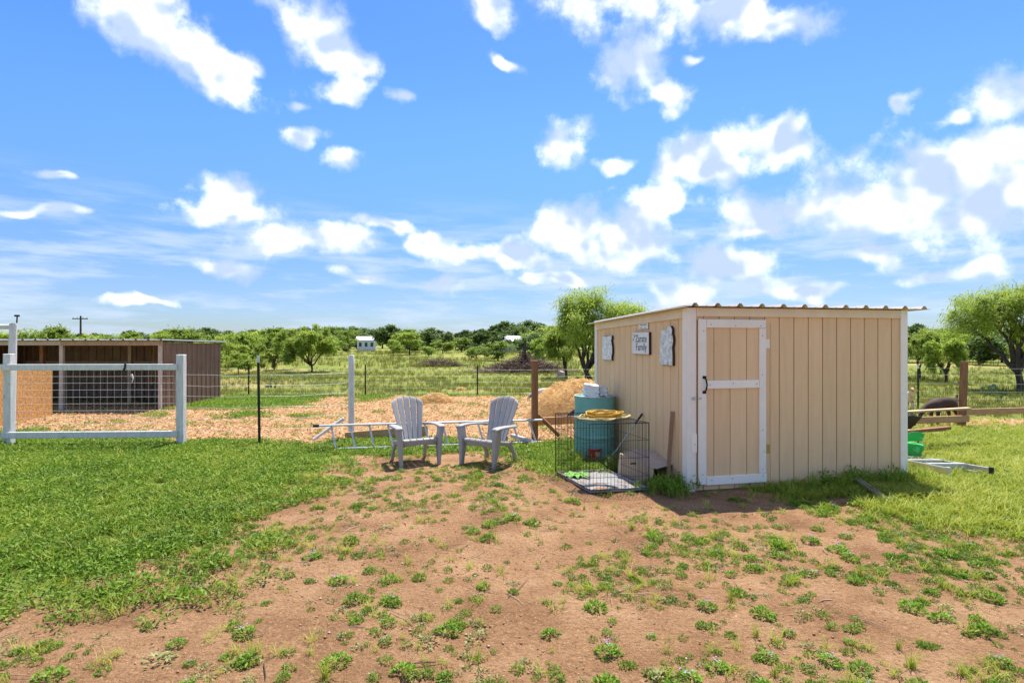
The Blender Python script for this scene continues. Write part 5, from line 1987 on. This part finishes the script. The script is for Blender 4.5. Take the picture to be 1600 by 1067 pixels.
p = at(822, 30.5)
bp_ = thing('brush_pile', 'long heap of dead branches with an upturned root in the meadow', 'brush pile', (p[0] - 0.05, p[1], p[2]))
mound(3.6, 1.6, 0.55, 4, earthm, 'earth_core', bp_)
V, F, T = sticks(2600, 4.6, 1.7, 0.72, 0.5, 0.014, 77)
np_obj('branches', V, F, brushm, T, bp_, 'stuff')
V, F, T = sticks(360, 0.55, 0.5, 0.75, 0.16, 0.02, 78)
V = V + np.array([-0.02, -0.1, 0.40])
np_obj('root_ball', V, F, brushm, T, bp_, 'stuff')
q = MB()
q.tube([(-0.02, 0.1, 0.5), (-0.05, 0.1, 1.1), (0.03, 0.1, 1.75)], [0.20, 0.12, 0.03], 7)
for k in range(9):
    a = k * 0.7
    q.tube([(-0.02, 0.1, 0.9), (-0.02 + 0.25 * math.cos(a), 0.1 + 0.2 * math.sin(a), 1.05 + 0.1 * math.sin(3 * a)), (-0.02 + 0.42 * math.cos(a), 0.1, 0.75 + 0.3 * math.sin(2 * a))], [0.06, 0.04, 0.012], 5)
q.build('stump', bark, bp_, smooth=50)
p = at(686, 38)
b2 = thing('brush_pile', 'low grey heap of dead branches behind the straw mound', 'brush pile', p)
V, F, T = sticks(1200, 3.6, 1.4, 0.40, 0.45, 0.014, 79)
np_obj('branches', V, F, brushm, T, b2, 'stuff')
mound(2.4, 1.0, 0.3, 6, earthm, 'earth_core', b2)

straw_leaf = leaf_mat('straw_stalk', [(0.0, (0.58, 0.36, 0.13)), (0.5, (0.80, 0.56, 0.24)), (1.0, (0.88, 0.72, 0.40))], 0.4, 0.6)
straw_core = mat('straw_core', (0.74, 0.50, 0.22), 0.9, col2=(0.56, 0.34, 0.13), scale=14, bump=0.8, bscale=22)


def straw(n, W, D, Hh, L, w, seed, power=0.75):
    g = np.random.default_rng(seed)
    a = g.uniform(0, 2 * np.pi, n)
    rr = np.sqrt(g.uniform(0, 1.06, n))
    u, v = rr * np.cos(a), rr * np.sin(a)
    z = Hh * np.maximum(0, 1 - rr * rr) ** power * (1 + 0.48 * (fbm2(u * 3 + 4, v * 3, 4) - 0.5)) + g.uniform(-0.01, 0.035, n)
    c = np.stack([u * W / 2, v * D / 2, z], 1)
    tang = unit(np.stack([-np.sin(a) + 1.2 * g.normal(size=n), np.cos(a) + 1.2 * g.normal(size=n), -0.6 * rr + 0.5 * g.normal(size=n)], 1))
    s = unit(np.cross(tang, np.stack([u, v, np.full(n, 0.9)], 1) + 0.4 * g.normal(size=(n, 3))))
    V, F = quads_from(c, tang * L * g.uniform(0.5, 1.3, (n, 1)), s * w)
    V[:, 2] = np.maximum(V[:, 2], 0.003)
    return V, F, np.repeat(np.clip(g.normal(0.5, 0.22, n), 0, 1), 4)


hp = at(905, 12.6)
hay = thing('straw_heap', 'big golden straw heap standing between the timber post and the shed', 'straw heap', hp)
mound(2.3, 1.9, 0.80, 4, straw_core, 'core', hay, 40, 0.12)
V, F, T = straw(16000, 2.34, 1.95, 0.80, 0.06, 0.004, 90)
np_obj('stalks', V, F, straw_leaf, T, hay, 'stuff')
p = at(681, 15.6)
h2 = thing('straw_mound', 'low straw mound on the wood chips behind the grey chairs', 'straw heap', p)
mound(0.95, 0.7, 0.24, 4, straw_core, 'core', h2, 24, 0.12)
V, F, T = straw(2600, 1.0, 0.75, 0.25, 0.07, 0.006, 91)
np_obj('stalks', V, F, straw_leaf, T, h2, 'stuff')
p = at(721, 19.6)
h3 = thing('straw_clump', 'small pale clump of straw lying in the meadow grass', 'straw heap', p)
mound(0.36, 0.3, 0.09, 4, straw_core, 'core', h3, 12, 0.12)
V, F, T = straw(500, 0.4, 0.32, 0.10, 0.06, 0.006, 92)
np_obj('stalks', V, F, straw_leaf, T, h3, 'stuff')
# boulder
p = at(876, 26)
rk = lump('boulder', (0.46, 0.34, 0.30), 33, mat('pale_limestone', (0.56, 0.47, 0.38), 0.9, col2=(0.42, 0.35, 0.28), scale=7, bump=0.5, bscale=18), pinch=0.35, amp=0.07, freq=4)
rk.location = p
tag(rk, 'pale boulder in the shade of the large mesquite', 'rock')

# prickly pears
padm = mat('cactus_pad', (0.13, 0.20, 0.085), 0.6, col2=(0.09, 0.15, 0.06), scale=9, bump=0.25, bscale=40)


def cactus(px_, Y, n, H_, seed, label):
    g = random.Random(seed)
    t = thing('prickly_pear', label, 'cactus', at(px_, Y))
    me = None
    bases = [(g.uniform(-0.5, 0.5) * H_ * 1.6, g.uniform(-0.3, 0.3) * H_, 0.0) for _ in range(max(3, n // 4))]
    for k in range(n):
        if me is None:
            q = MB()
            q.lathe([(0.004, 0), (0.03, 0.005), (0.07, 0.05), (0.092, 0.12), (0.085, 0.18), (0.05, 0.225), (0.004, 0.235)], 12)
            q.v = [(x, y * 0.2, z) for x, y, z in q.v]
            o = q.build('pad', padm, t, smooth=60)
            me = o.data
        else:
            o = link('pad', me, t)
        bx, by, bz = bases[k % len(bases)]
        o.location = (bx, by, bz)
        ti = g.uniform(-0.7, 0.7)
        s_ = H_ / 0.5 * g.uniform(0.7, 1.1)
        o.rotation_euler = (g.uniform(-0.4, 0.4), ti, g.uniform(0, 3))
        o.scale = (s_, s_, s_)
        top = o.matrix_basis @ Vector((0, 0, 0.21))
        bases[k % len(bases)] = tuple(top) if k % 3 else bases[k % len(bases)]
    return t


cactus(424, 20.5, 14, 0.30, 1, 'grey-green prickly pear in the meadow past the steel posts')
cactus(1548, 17.5, 16, 0.34, 2, 'dark prickly pear clump beneath the wide spreading mesquite')
cactus(1560, 15.6, 8, 0.22, 5, 'small prickly pear in the scrub before the larger dark clump')


# ================================================================== goats
def skin(name, verts, edges, m, parent, sub=2):
    me = bpy.data.meshes.new(name)
    me.from_pydata([v[:3] for v in verts], edges, [])
    tmp = bpy.data.objects.new('tmp', me)
    COL.objects.link(tmp)
    md = tmp.modifiers.new('skin', 'SKIN')
    md.use_smooth_shade = True
    for i, v in enumerate(verts):
        sv_ = me.skin_vertices[0].data[i]
        sv_.radius = (v[3], v[4] if len(v) > 4 else v[3])
        sv_.use_root = (i == 0)
    ss = tmp.modifiers.new('sub', 'SUBSURF')
    ss.levels = ss.render_levels = sub
    bpy.context.view_layer.update()
    out = bpy.data.meshes.new_from_object(tmp.evaluated_get(bpy.context.evaluated_depsgraph_get()))
    bpy.data.objects.remove(tmp)
    out.materials.clear()
    out.materials.append(m)
    return link(name, out, parent)


def goat(label, loc, rz, size, m, graze=False, ears=None, two=None):
    """facing -x; stands on its hooves"""
    t = thing('goat', label, 'goat', loc, rz, 'goats in the pens')
    t.scale = (size,) * 3
    hd = (-0.60, 0, 0.80) if not graze else (-0.66, 0, 0.36)
    mz = (-0.74, 0, 0.73) if not graze else (-0.76, 0, 0.22)
    nk = (-0.46, 0, 0.64) if not graze else (-0.50, 0, 0.48)
    v = [(0.0, 0, 0.53, 0.125, 0.145), (-0.18, 0, 0.53, 0.125, 0.14), (-0.33, 0, 0.53, 0.11, 0.14), (nk[0], nk[1], nk[2], 0.07, 0.085), (hd[0], hd[1], hd[2], 0.062, 0.068), (mz[0], mz[1], mz[2], 0.034, 0.04),
         (0.18, 0, 0.54, 0.115, 0.13), (0.31, 0, 0.53, 0.10, 0.12), (0.40, 0, 0.62, 0.035), (0.46, 0, 0.73, 0.028),
         (-0.27, 0.085, 0.36, 0.055), (-0.27, 0.085, 0.20, 0.030), (-0.26, 0.085, 0.02, 0.026),
         (-0.27, -0.085, 0.36, 0.055), (-0.28, -0.085, 0.20, 0.030), (-0.30, -0.085, 0.02, 0.026),
         (0.24, 0.09, 0.40, 0.075), (0.31, 0.09, 0.22, 0.032), (0.29, 0.09, 0.02, 0.026),
         (0.24, -0.09, 0.40, 0.075), (0.34, -0.09, 0.22, 0.032), (0.33, -0.09, 0.02, 0.026)]
    e = [(0, 1), (1, 2), (2, 3), (3, 4), (4, 5), (0, 6), (6, 7), (7, 8), (8, 9), (2, 10), (10, 11), (11, 12), (2, 13), (13, 14), (14, 15), (7, 16), (16, 17), (17, 18), (7, 19), (19, 20), (20, 21)]
    skin('body', v, e, m, t)
    for s in (-1, 1):
        q = MB()
        q.loft([[(hd[0] + 0.02, s * 0.05, hd[2] + 0.04), (hd[0] + 0.06, s * 0.05, hd[2] + 0.03), (hd[0] + 0.05, s * 0.055, hd[2] + 0.02)],
                [(hd[0] + 0.0, s * 0.13, hd[2] + 0.0), (hd[0] + 0.07, s * 0.13, hd[2] - 0.02), (hd[0] + 0.05, s * 0.12, hd[2] - 0.03)],
                [(hd[0] + 0.01, s * 0.16, hd[2] - 0.07), (hd[0] + 0.04, s * 0.16, hd[2] - 0.08), (hd[0] + 0.03, s * 0.155, hd[2] - 0.085)]])
        q.build('ear', ears or m, t, smooth=60)
        q = MB()
        q.lathe([(0.001, -0.006), (0.006, -0.004), (0.008, 0), (0.006, 0.004), (0.001, 0.006)], 8, (hd[0] - 0.045, s * 0.052, hd[2] + 0.012))
        q.build('eye', blackwire, t)
    if two:
        two(t, hd)
    return t


darkgoat = mat('dark_goat_coat', (0.040, 0.026, 0.022), 0.85, col2=(0.085, 0.05, 0.038), scale=5, bump=0.5, bscale=60)
whitegoat = mat('cream_goat_coat', (0.66, 0.58, 0.50), 0.85, col2=(0.55, 0.46, 0.38), scale=5, bump=0.5, bscale=60)
browngoat = mat('tan_white_goat_coat', (0.42, 0.22, 0.12), 0.85, col2=(0.66, 0.56, 0.46), scale=3.2, lo=0.47, hi=0.53, bump=0.5, bscale=60)
blackgoat = mat('black_goat_coat', (0.015, 0.013, 0.013), 0.8, bump=0.5, bscale=60)
g_ = at(1474, 11.35)
goat('dark brown goat with raised tail grazing behind the lumber rail', (g_[0], g_[1], g_[2] + 0.03), R(16), 0.82, darkgoat, True)
g_ = at(1440, 13.0)
goat('tan and white goat looking out past the shed corner', (g_[0] - 0.02, g_[1] + 0.45, g_[2] + 0.03), R(68), 0.74, browngoat)
g_ = at(848, 14.9)
goat('cream-white goat behind the timber post by the straw heap', (g_[0] + 0.10, g_[1], g_[2] + 0.03), R(-10), 0.66, whitegoat, True, blackgoat)
g_ = at(904, 11.0)
goat('black goat half hidden behind the teal drum', (g_[0] + 0.25, g_[1], g_[2] + 0.03), R(5), 0.66, blackgoat, True)
# ================================================================== ground cover
def tri_blades(n, h, w, spread, seed, lean=0.5):
    """grass tuft: n bent blades"""
    g = np.random.default_rng(seed)
    V, F, T = [], [], []
    for k in range(n):
        a = g.uniform(0, 2 * np.pi)
        b0 = np.array([g.normal() * spread, g.normal() * spread, -0.004])
        d = np.array([math.cos(a), math.sin(a), 0])
        s = np.array([-math.sin(a), math.cos(a), 0])
        hh = h * g.uniform(0.55, 1.2)
        l1 = hh * lean * g.uniform(0.1, 0.5)
        l2 = hh * lean * g.uniform(0.5, 1.3)
        o = len(V)
        V += [b0 - s * w, b0 + s * w, b0 + d * l1 + s * w * 0.8 + [0, 0, hh * 0.6], b0 + d * l1 - s * w * 0.8 + [0, 0, hh * 0.6], b0 + d * l2 + [0, 0, hh]]
        F += [(o, o + 1, o + 2), (o, o + 2, o + 3), (o + 3, o + 2, o + 4)]
        T += [g.normal(0, 0.12)] * 5
    return np.array(V), np.array(F), np.array(T)


def leafy(n, r, h, ll, lw, seed, up=0.6, ball=1.0):
    """small leafy plant: n pointed leaves over a low dome"""
    g = np.random.default_rng(seed)
    rr = r * np.sqrt(g.uniform(0, 1, n))
    a = g.uniform(0, 2 * np.pi, n)
    z = h * (1 - ball * (rr / r) ** 2 * 0.75) * g.uniform(0.25, 1.0, n)
    c = np.stack([rr * np.cos(a), rr * np.sin(a), z], 1)
    d = unit(np.stack([np.cos(a) * 0.7, np.sin(a) * 0.7, np.full(n, up)], 1) + 0.45 * g.normal(size=(n, 3)))
    s = unit(np.cross(d, np.array([0, 0, 1.0]) + 0.5 * g.normal(size=(n, 3))))
    up_ = np.cross(s, d)
    L = ll * g.uniform(0.6, 1.3, (n, 1))
    W = lw * g.uniform(0.7, 1.2, (n, 1))
    V = np.stack([c - d * L, c + s * W + up_ * W * 0.35, c + d * L, c - s * W + up_ * W * 0.35], 1).reshape(-1, 3)
    V[:, 2] = np.maximum(V[:, 2], -0.005)
    b_ = np.arange(n)[:, None] * 4
    F = np.concatenate([b_ + [0, 1, 2], b_ + [0, 2, 3]])
    T = np.repeat(g.normal(0, 0.13, n), 4)
    return V, F, T


weed_leaf = leaf_mat('weed_leaf', [(0.0, (0.067, 0.144, 0.013)), (0.5, (0.167, 0.305, 0.023)), (1.0, (0.345, 0.449, 0.058))], 0.35)
clover_leaf = leaf_mat('clover_leaf', [(0.0, (0.098, 0.171, 0.017)), (0.5, (0.187, 0.312, 0.025)), (1.0, (0.362, 0.435, 0.046))], 0.35)
sage_leaf = leaf_mat('grey_green_leaf', [(0.0, (0.163, 0.179, 0.062)), (0.5, (0.276, 0.291, 0.103)), (1.0, (0.426, 0.414, 0.170))], 0.25)
grass_leaf = leaf_mat('grass_blade', [(0.0, (0.149, 0.203, 0.020)), (0.45, (0.297, 0.367, 0.033)), (0.8, (0.453, 0.457, 0.065)), (1.0, (0.541, 0.533, 0.157))], 0.35)
field_leaf = leaf_mat('meadow_grass', [(0.0, (0.119, 0.138, 0.019)), (0.5, (0.228, 0.234, 0.037)), (0.8, (0.357, 0.303, 0.074)), (1.0, (0.454, 0.349, 0.139))], 0.3)
flower_m = leaf_mat('purple_flower', [(0.0, (0.30, 0.16, 0.52)), (1.0, (0.50, 0.34, 0.72))], 0.3)


def candidates(n, x0, x1, y0, y1, g):
    x = g.uniform(x0, x1, n)
    y = g.uniform(y0, y1, n)
    k = np.abs(x) < y * 0.93 + 0.6
    u, v = shed_local(x, y)
    k &= ~((u > -0.03) & (u < SHED_W + 0.03) & (v > -0.03) & (v < SHED_D))
    # keep the crate tray clear
    k &= ~((x > 0.55) & (x < 1.5) & (y > 6.2 + 0.19 * (x - 0.83)) & (y < 7.13 + 0.19 * (x - 0.7)))
    return x[k], y[k]


def cover(name, label, m, protos_, n, box, dens, smin, smax, seed, tone0=0.5, tvar=0.12, kind_tone=None):
    g = np.random.default_rng(seed)
    x, y = candidates(n, *box, g)
    d = dens(x, y)
    k = g.uniform(size=len(x)) < d
    x, y = x[k], y[k]
    which = g.integers(0, len(protos_), len(x))
    parts = []
    for i, pr_ in enumerate(protos_):
        s = which == i
        xs, ys = x[s], y[s]
        sc = g.uniform(smin, smax, len(xs))
        tn = tone0 + tvar * 3 * (fbm2(xs * 1.1, ys * 1.1, seed) - 0.5) + g.normal(0, tvar * 0.5, len(xs))
        parts.append(stamp(pr_, xs, ys, sc, g.uniform(0, 6.28, len(xs)), tn))
    V, F, T = join(parts)
    o = np_obj(name, V, F, m, np.clip(T, 0, 1), None, 'stuff', label, 'ground cover')
    return o


leaf_p = [leafy(60, 0.070, 0.055, 0.018, 0.0065, 100 + i, 0.7) for i in range(4)]
clover_p = [leafy(56, 0.10, 0.055, 0.018, 0.0062, 120 + i, 0.35, 0.5) for i in range(4)]
sage_p = [leafy(34, 0.07, 0.035, 0.020, 0.0065, 140 + i, 0.4) for i in range(3)]
grass_p = [tri_blades(18, 0.085, 0.0034, 0.034, 160 + i, 1.25) for i in range(4)]
tall_p = [tri_blades(12, 0.24, 0.0030, 0.025, 170 + i, 0.55) for i in range(3)]
fieldg_p = [tri_blades(8, 0.22, 0.007, 0.06, 180 + i, 0.5) for i in range(4)]
tallleaf_p = [leafy(46, 0.09, 0.24, 0.030, 0.010, 190 + i, 0.8, 0.5) for i in range(3)]


def d_left(x, y):
    return zone_green(x, y) * sstep(2.6, 1.2, x) * sstep(10.2, 9.4, y)


def d_right(x, y):
    return zone_green(x, y) * sstep(1.0, 2.4, x) * sstep(12.2, 11.0, y)


cover('clover_carpet', 'dense low clover-like green ground cover left of the bare soil', clover_leaf, clover_p, 15500, (-9, 2.6, 3.0, 10.2),
      lambda x, y: d_left(x, y) * (0.55 + 0.4 * sstep(0.36, 0.56, fbm2(x * 2.1 + 5, y * 2.1, 63))), 0.5, 1.5, 201, 0.5, 0.2)
cover('low_grass', 'short grass mixed through the green ground cover beside the rail frame', grass_leaf, grass_p, 9000, (-9, 2.6, 3.0, 10.2),
      lambda x, y: d_left(x, y) * (0.08 + 0.6 * sstep(0.48, 0.62, fbm2(x, y, 61))), 0.6, 1.15, 202, 0.38, 0.12)
cover('lawn_grass', 'sunlit yellow-green grass to the right of the shed', grass_leaf, grass_p, 26000, (1.0, 12, 3.4, 12.4),
      lambda x, y: d_right(x, y), 0.6, 1.3, 203, 0.55, 0.14)
cover('lawn_weeds', 'leafy weeds growing through the grass right of the shed', clover_leaf, clover_p, 7000, (1.0, 10, 3.4, 11),
      lambda x, y: d_right(x, y) * 0.6, 0.6, 1.15, 204, 0.6, 0.14)
# tall weeds at the drum, the crate and along the foot of the shed


def d_tall(x, y):
    u, v = shed_local(x, y)
    a = sstep(0.55, 0.15, np.hypot((x - 1.05) * 0.8, (y - 7.6) * 0.8))
    f = sstep(-0.42, -0.12, v) * (v < 0) * sstep(0.9, 2.0, u) * sstep(3.2, 2.6, u)
    c = sstep(0.40, 0.1, np.hypot(x - 1.70, y - 6.36)) * (v > -0.3)
    tubc = sstep(0.14, 0.24, np.abs(x - bx_ * (y / by_))) + (y > by_ + 0.05)
    return np.maximum.reduce([a * 0.9, f * 0.8, c]) * np.clip(tubc, 0, 1)


cover('tall_weeds', 'taller leafy weeds around the teal drum and the shed corner', weed_leaf, tallleaf_p, 2600, (0.2, 5.2, 5.4, 8.6), d_tall, 0.45, 0.9, 205, 0.45, 0.12)
cover('seed_grass', 'tall thin grass along the foot of the shed front', grass_leaf, tall_p, 5200, (0.2, 5.4, 5.2, 8.8),
      lambda x, y: np.clip(d_tall(x, y) * 0.55, 0, 1), 0.45, 1.0, 206, 0.4, 0.12)


# sparse weeds over the bare soil
def d_soil(x, y):
    b_ = (1 - zone_green(x, y)) * (1 - zone_chips(x, y)) * sstep(9.3, 8.8, y)
    u, v = shed_local(x, y)
    n_ = fbm2(x * 1.5 + 7, y * 1.5, 71)
    fine = sstep(0.42, 0.62, fbm2(x * 4.2, y * 4.2, 75))
    edge = 0.35 + 0.9 * sstep(0.4, 2.4, x) * sstep(3.2, 4.4, y) + 0.7 * sstep(-1.3, -2.4, x)
    shade = 1 - 0.8 * sstep(-0.7, -0.55, v) * (u > -0.3) * (u < 1.2) * (v < 0)
    return b_ * np.clip(sstep(0.38, 0.60, n_) * edge + 0.07, 0, 1) * (0.22 + 0.78 * fine) * shade


cover('soil_weeds', 'scattered small green weeds dotted over the bare sandy soil', weed_leaf, leaf_p, 26000, (-5, 6, 2.5, 9), d_soil, 0.14, 0.62, 211, 0.5, 0.16)
cover('soil_sage', 'scattered grey-green seedlings dotted over the bare sandy soil', sage_leaf, sage_p, 17000, (-5, 6, 2.5, 9), lambda x, y: d_soil(x, y) * 0.9, 0.16, 0.65, 212, 0.5, 0.16)
cover('soil_grass', 'scattered thin grass sprouts dotted over the bare sandy soil', grass_leaf, grass_p, 11000, (-5, 6, 2.5, 9), lambda x, y: d_soil(x, y) * 0.7 + 0.03 * (y < 9), 0.3, 0.75, 213, 0.45, 0.2)
# pen and meadow
cover('pen_grass', 'green grass patches growing through the wood chips', clover_leaf, clover_p, 15000, (-13, 3, 9.3, 17.6),
      lambda x, y: ((1 - zone_chips(x, y)) * (1 - zone_meadow(x, y)) * 0.9 + 0.015) * ~((x < -8.4) & (y > 13.75)), 0.8, 1.6, 221, 0.55, 0.14)
cover('meadow_grass', 'rough yellow-green meadow grass beyond the wire fences', field_leaf, fieldg_p, 60000, (-34, 34, 11.5, 36),
      lambda x, y: zone_meadow(x, y) * np.clip(0.25 + 0.9 * sstep(0.38, 0.6, fbm2(x * 0.6, y * 0.6, 81)), 0, 1) * sstep(37, 24, y), 0.35, 0.9, 222, 0.42, 0.18)
cover('field_scrub', 'taller rough grass and scrub scattered over the far meadow', field_leaf, fieldg_p, 16000, (-75, 75, 34, 85),
      lambda x, y: sstep(0.42, 0.62, fbm2(x * 0.16, y * 0.16, 83)) * 0.9 + 0.08, 1.0, 2.2, 223, 0.38, 0.16)

# ---- weed plants big enough to pick out one by one
weed_protos = []
g = np.random.default_rng(300)
for i in range(4):
    V, F, T = join([leafy(120, 0.078, 0.07, 0.018, 0.0068, 310 + i, 0.75), tri_blades(4, 0.10, 0.002, 0.03, 330 + i)])
    idx = np.zeros(len(F), int)
    nf = 5 if i == 0 else 0
    if nf:
        c = np.stack([g.normal(0, 0.045, nf), g.normal(0, 0.045, nf), g.uniform(0.055, 0.085, nf)], 1)
        fv, ff, ft = [], [], []
        for k in range(nf):
            o_ = len(fv)
            for q_ in range(5):
                a = q_ * 2 * math.pi / 5
                fv.append(c[k] + np.array([math.cos(a), math.sin(a), 0.25 * (q_ % 2)]) * 0.006)
            ff += [(o_, o_ + 1, o_ + 2), (o_, o_ + 2, o_ + 3), (o_, o_ + 3, o_ + 4)]
        V2 = np.concatenate([V, np.array(fv)])
        F2 = np.concatenate([F, np.array(ff) + len(V)])
        T2 = np.concatenate([T, np.full(len(fv), 0.1)])
        idx = np.concatenate([idx, np.ones(len(ff), int)])
        V, F, T = V2, F2, T2
    weed_protos.append((V, F, np.clip(T + 0.5, 0, 1), idx, [weed_leaf, flower_m],
                        'bushy green weed with tiny purple flowers on soil' if nf else 'bushy bright green weed clump on soil'))
for i in range(2):
    V, F, T = leafy(46, 0.085, 0.045, 0.022, 0.0075, 350 + i, 0.4)
    weed_protos.append((V, F, np.clip(T + 0.5, 0, 1), np.zeros(len(F), int), [sage_leaf], 'grey-green low weed rosette on soil'))
V, F, T = tri_blades(40, 0.13, 0.0025, 0.016, 360, 0.7)
weed_protos.append((V, F, np.clip(T + 0.5, 0, 1), np.zeros(len(F), int), [grass_leaf], 'upright thin grass tuft on soil'))
wmesh = []
gw = np.random.default_rng(401)
taken = []
tries = 0
while len(taken) < 250 and tries < 26000:
    tries += 1
    y = 2.65 + 5.2 * gw.uniform() ** 1.5
    x = gw.uniform(-0.95, 0.95) * (y * 0.9)
    x = float(np.clip(x, -5, 5))
    ds = float(d_soil(np.array([x]), np.array([y]))[0]) + 0.10 * float(1 - zone_green(np.array([x]), np.array([y]))[0])
    if gw.uniform() > ds * 1.3 or x > 0.45 and 6.0 < y < 7.3 and x < 1.75:
        continue
    u, v = shed_local(x, y)
    if u > -0.2 and v > -0.1:
        continue
    if any((x - a) ** 2 + (y - b_) ** 2 < 0.13 ** 2 for a, b_ in taken):
        continue
    taken.append((x, y))
first = {}
for x, y in taken:
    i = int(gw.choice(7, p=[0.24, 0.17, 0.22, 0.16, 0.08, 0.06, 0.07]))
    V, F, T, idx, ms, lab = weed_protos[i]
    if i not in first:
        o = np_obj('weed_plant', V, F, ms, T, None, None, None, None, idx)
        first[i] = o
    else:
        o = first[i].copy()
        COL.objects.link(o)
    u, v = shed_local(x, y)
    if u > -0.2:
        spot = 'before the shed'
    elif x < -1.4:
        spot = 'beside the clover carpet'
    elif y > 5.6:
        spot = 'before the grey chairs'
    else:
        spot = 'well out from the chairs'
    tag(o, lab + ' ' + spot, 'weed', 'weeds on the bare soil')
    o.location = (x, y, gzf(x, y) + 0.002)
    o.rotation_euler = (0, 0, gw.uniform(0, 6.28))
    s = 0.40 + 0.55 * gw.uniform() ** 1.6
    o.scale = (s * gw.uniform(0.9, 1.3), s * gw.uniform(0.9, 1.2), s * gw.uniform(0.7, 1.0))

# ---- wood chips
chip_m = leaf_mat('wood_chip', [(0.0, (0.206, 0.090, 0.034)), (0.4, (0.413, 0.215, 0.082)), (0.75, (0.550, 0.344, 0.163)), (1.0, (0.654, 0.499, 0.310))], 0.0, 0.8)
g = np.random.default_rng(500)
x = g.uniform(-13, 3.4, 90000)
y = 9.1 + 8.6 * g.uniform(size=90000) ** 1.25
k = (g.uniform(size=len(x)) < zone_chips(x, y) * 0.62 + 0.02 * (y < 10)) & (np.abs(x) < y * 0.95)
x, y = x[k], y[k]
x2, y2 = g.uniform(5.5, 13, 3000), g.uniform(10.2, 12.8, 3000)
k = g.uniform(size=3000) < zone_chips(x2, y2)
x, y = np.concatenate([x, x2[k]]), np.concatenate([y, y2[k]])
n = len(x)
a = g.uniform(0, 6.28, n)
d = np.stack([np.cos(a), np.sin(a), g.normal(0, 0.3, n)], 1)
s = np.stack([-np.sin(a), np.cos(a), g.normal(0, 0.3, n)], 1)
c = np.stack([x, y, gz(x, y) + 0.012 + g.uniform(0, 0.02, n)], 1)
V, F = quads_from(c, d * g.uniform(0.015, 0.055, (n, 1)), s * g.uniform(0.005, 0.014, (n, 1)))
np_obj('wood_chips', V, F, chip_m, np.repeat(np.clip(g.normal(0.5, 0.24, n), 0, 1), 4), None, 'stuff', 'orange wood chips spread over the pen floor', 'wood chips')

# ---- pebbles, twigs on the soil
g = np.random.default_rng(520)
base = np.array([(1, 0, 0), (-0.8, 0.2, 0), (0.1, 0.9, 0), (-0.1, -0.8, 0.05), (0.1, 0.1, 0.6), (0, 0, -0.5)])
bf = np.array([(0, 2, 4), (2, 1, 4), (1, 3, 4), (3, 0, 4), (2, 0, 5), (1, 2, 5), (3, 1, 5), (0, 3, 5)])
x, y = candidates(9000, -5, 6, 2.5, 7.5, g)
k = g.uniform(size=len(x)) < (1 - zone_green(x, y)) * sstep(0.4, 0.6, fbm2(x * 1.7, y * 1.7, 91)) * 0.9
x, y = x[k], y[k]
peb_m = leaf_mat('pebble', [(0.0, (0.28, 0.15, 0.078)), (0.6, (0.42, 0.245, 0.135)), (0.85, (0.44, 0.28, 0.17)), (1.0, (0.62, 0.50, 0.38))], 0.0, 0.9)
V, F, T = stamp((base, bf, np.zeros(6)), x, y, 0.004 + 0.009 * g.uniform(size=len(x)) ** 2.2, g.uniform(0, 6.28, len(x)), np.clip(g.normal(0.55, 0.25, len(x)), 0, 1), 0.003)
np_obj('pebbles', V, F, peb_m, T, None, 'stuff', 'small pale pebbles scattered over the sandy soil', 'pebbles')
x, y = candidates(420, -5, 6, 2.5, 7.8, g)
k = g.uniform(size=len(x)) < (1 - zone_green(x, y)) * 0.6
x, y = x[k], y[k]
parts = []
for x_, y_ in zip(x, y):
    L, r = g.uniform(0.03, 0.13), g.uniform(0.0016, 0.0035)
    q = MB()
    a = g.uniform(0, 6.28)
    b_ = g.normal() * 0.25 * L
    q.tube([(-L * math.cos(a), -L * math.sin(a), 0), (b_ * math.sin(a), -b_ * math.cos(a), 0.004), (L * math.cos(a), L * math.sin(a), 0.002)], [r, r, r * 0.6], 4, False)
    v = np.array(q.v) + np.array([x_, y_, gzf(x_, y_) + 0.009])
    parts.append((v, np.array(q.f), np.full(len(v), np.clip(g.normal(0.55, 0.25), 0, 1))))
V, F, T = join(parts)
np_obj('twigs', V, F, brushm, T, None, 'stuff', 'thin dry twigs scattered over the sandy soil', 'twigs')
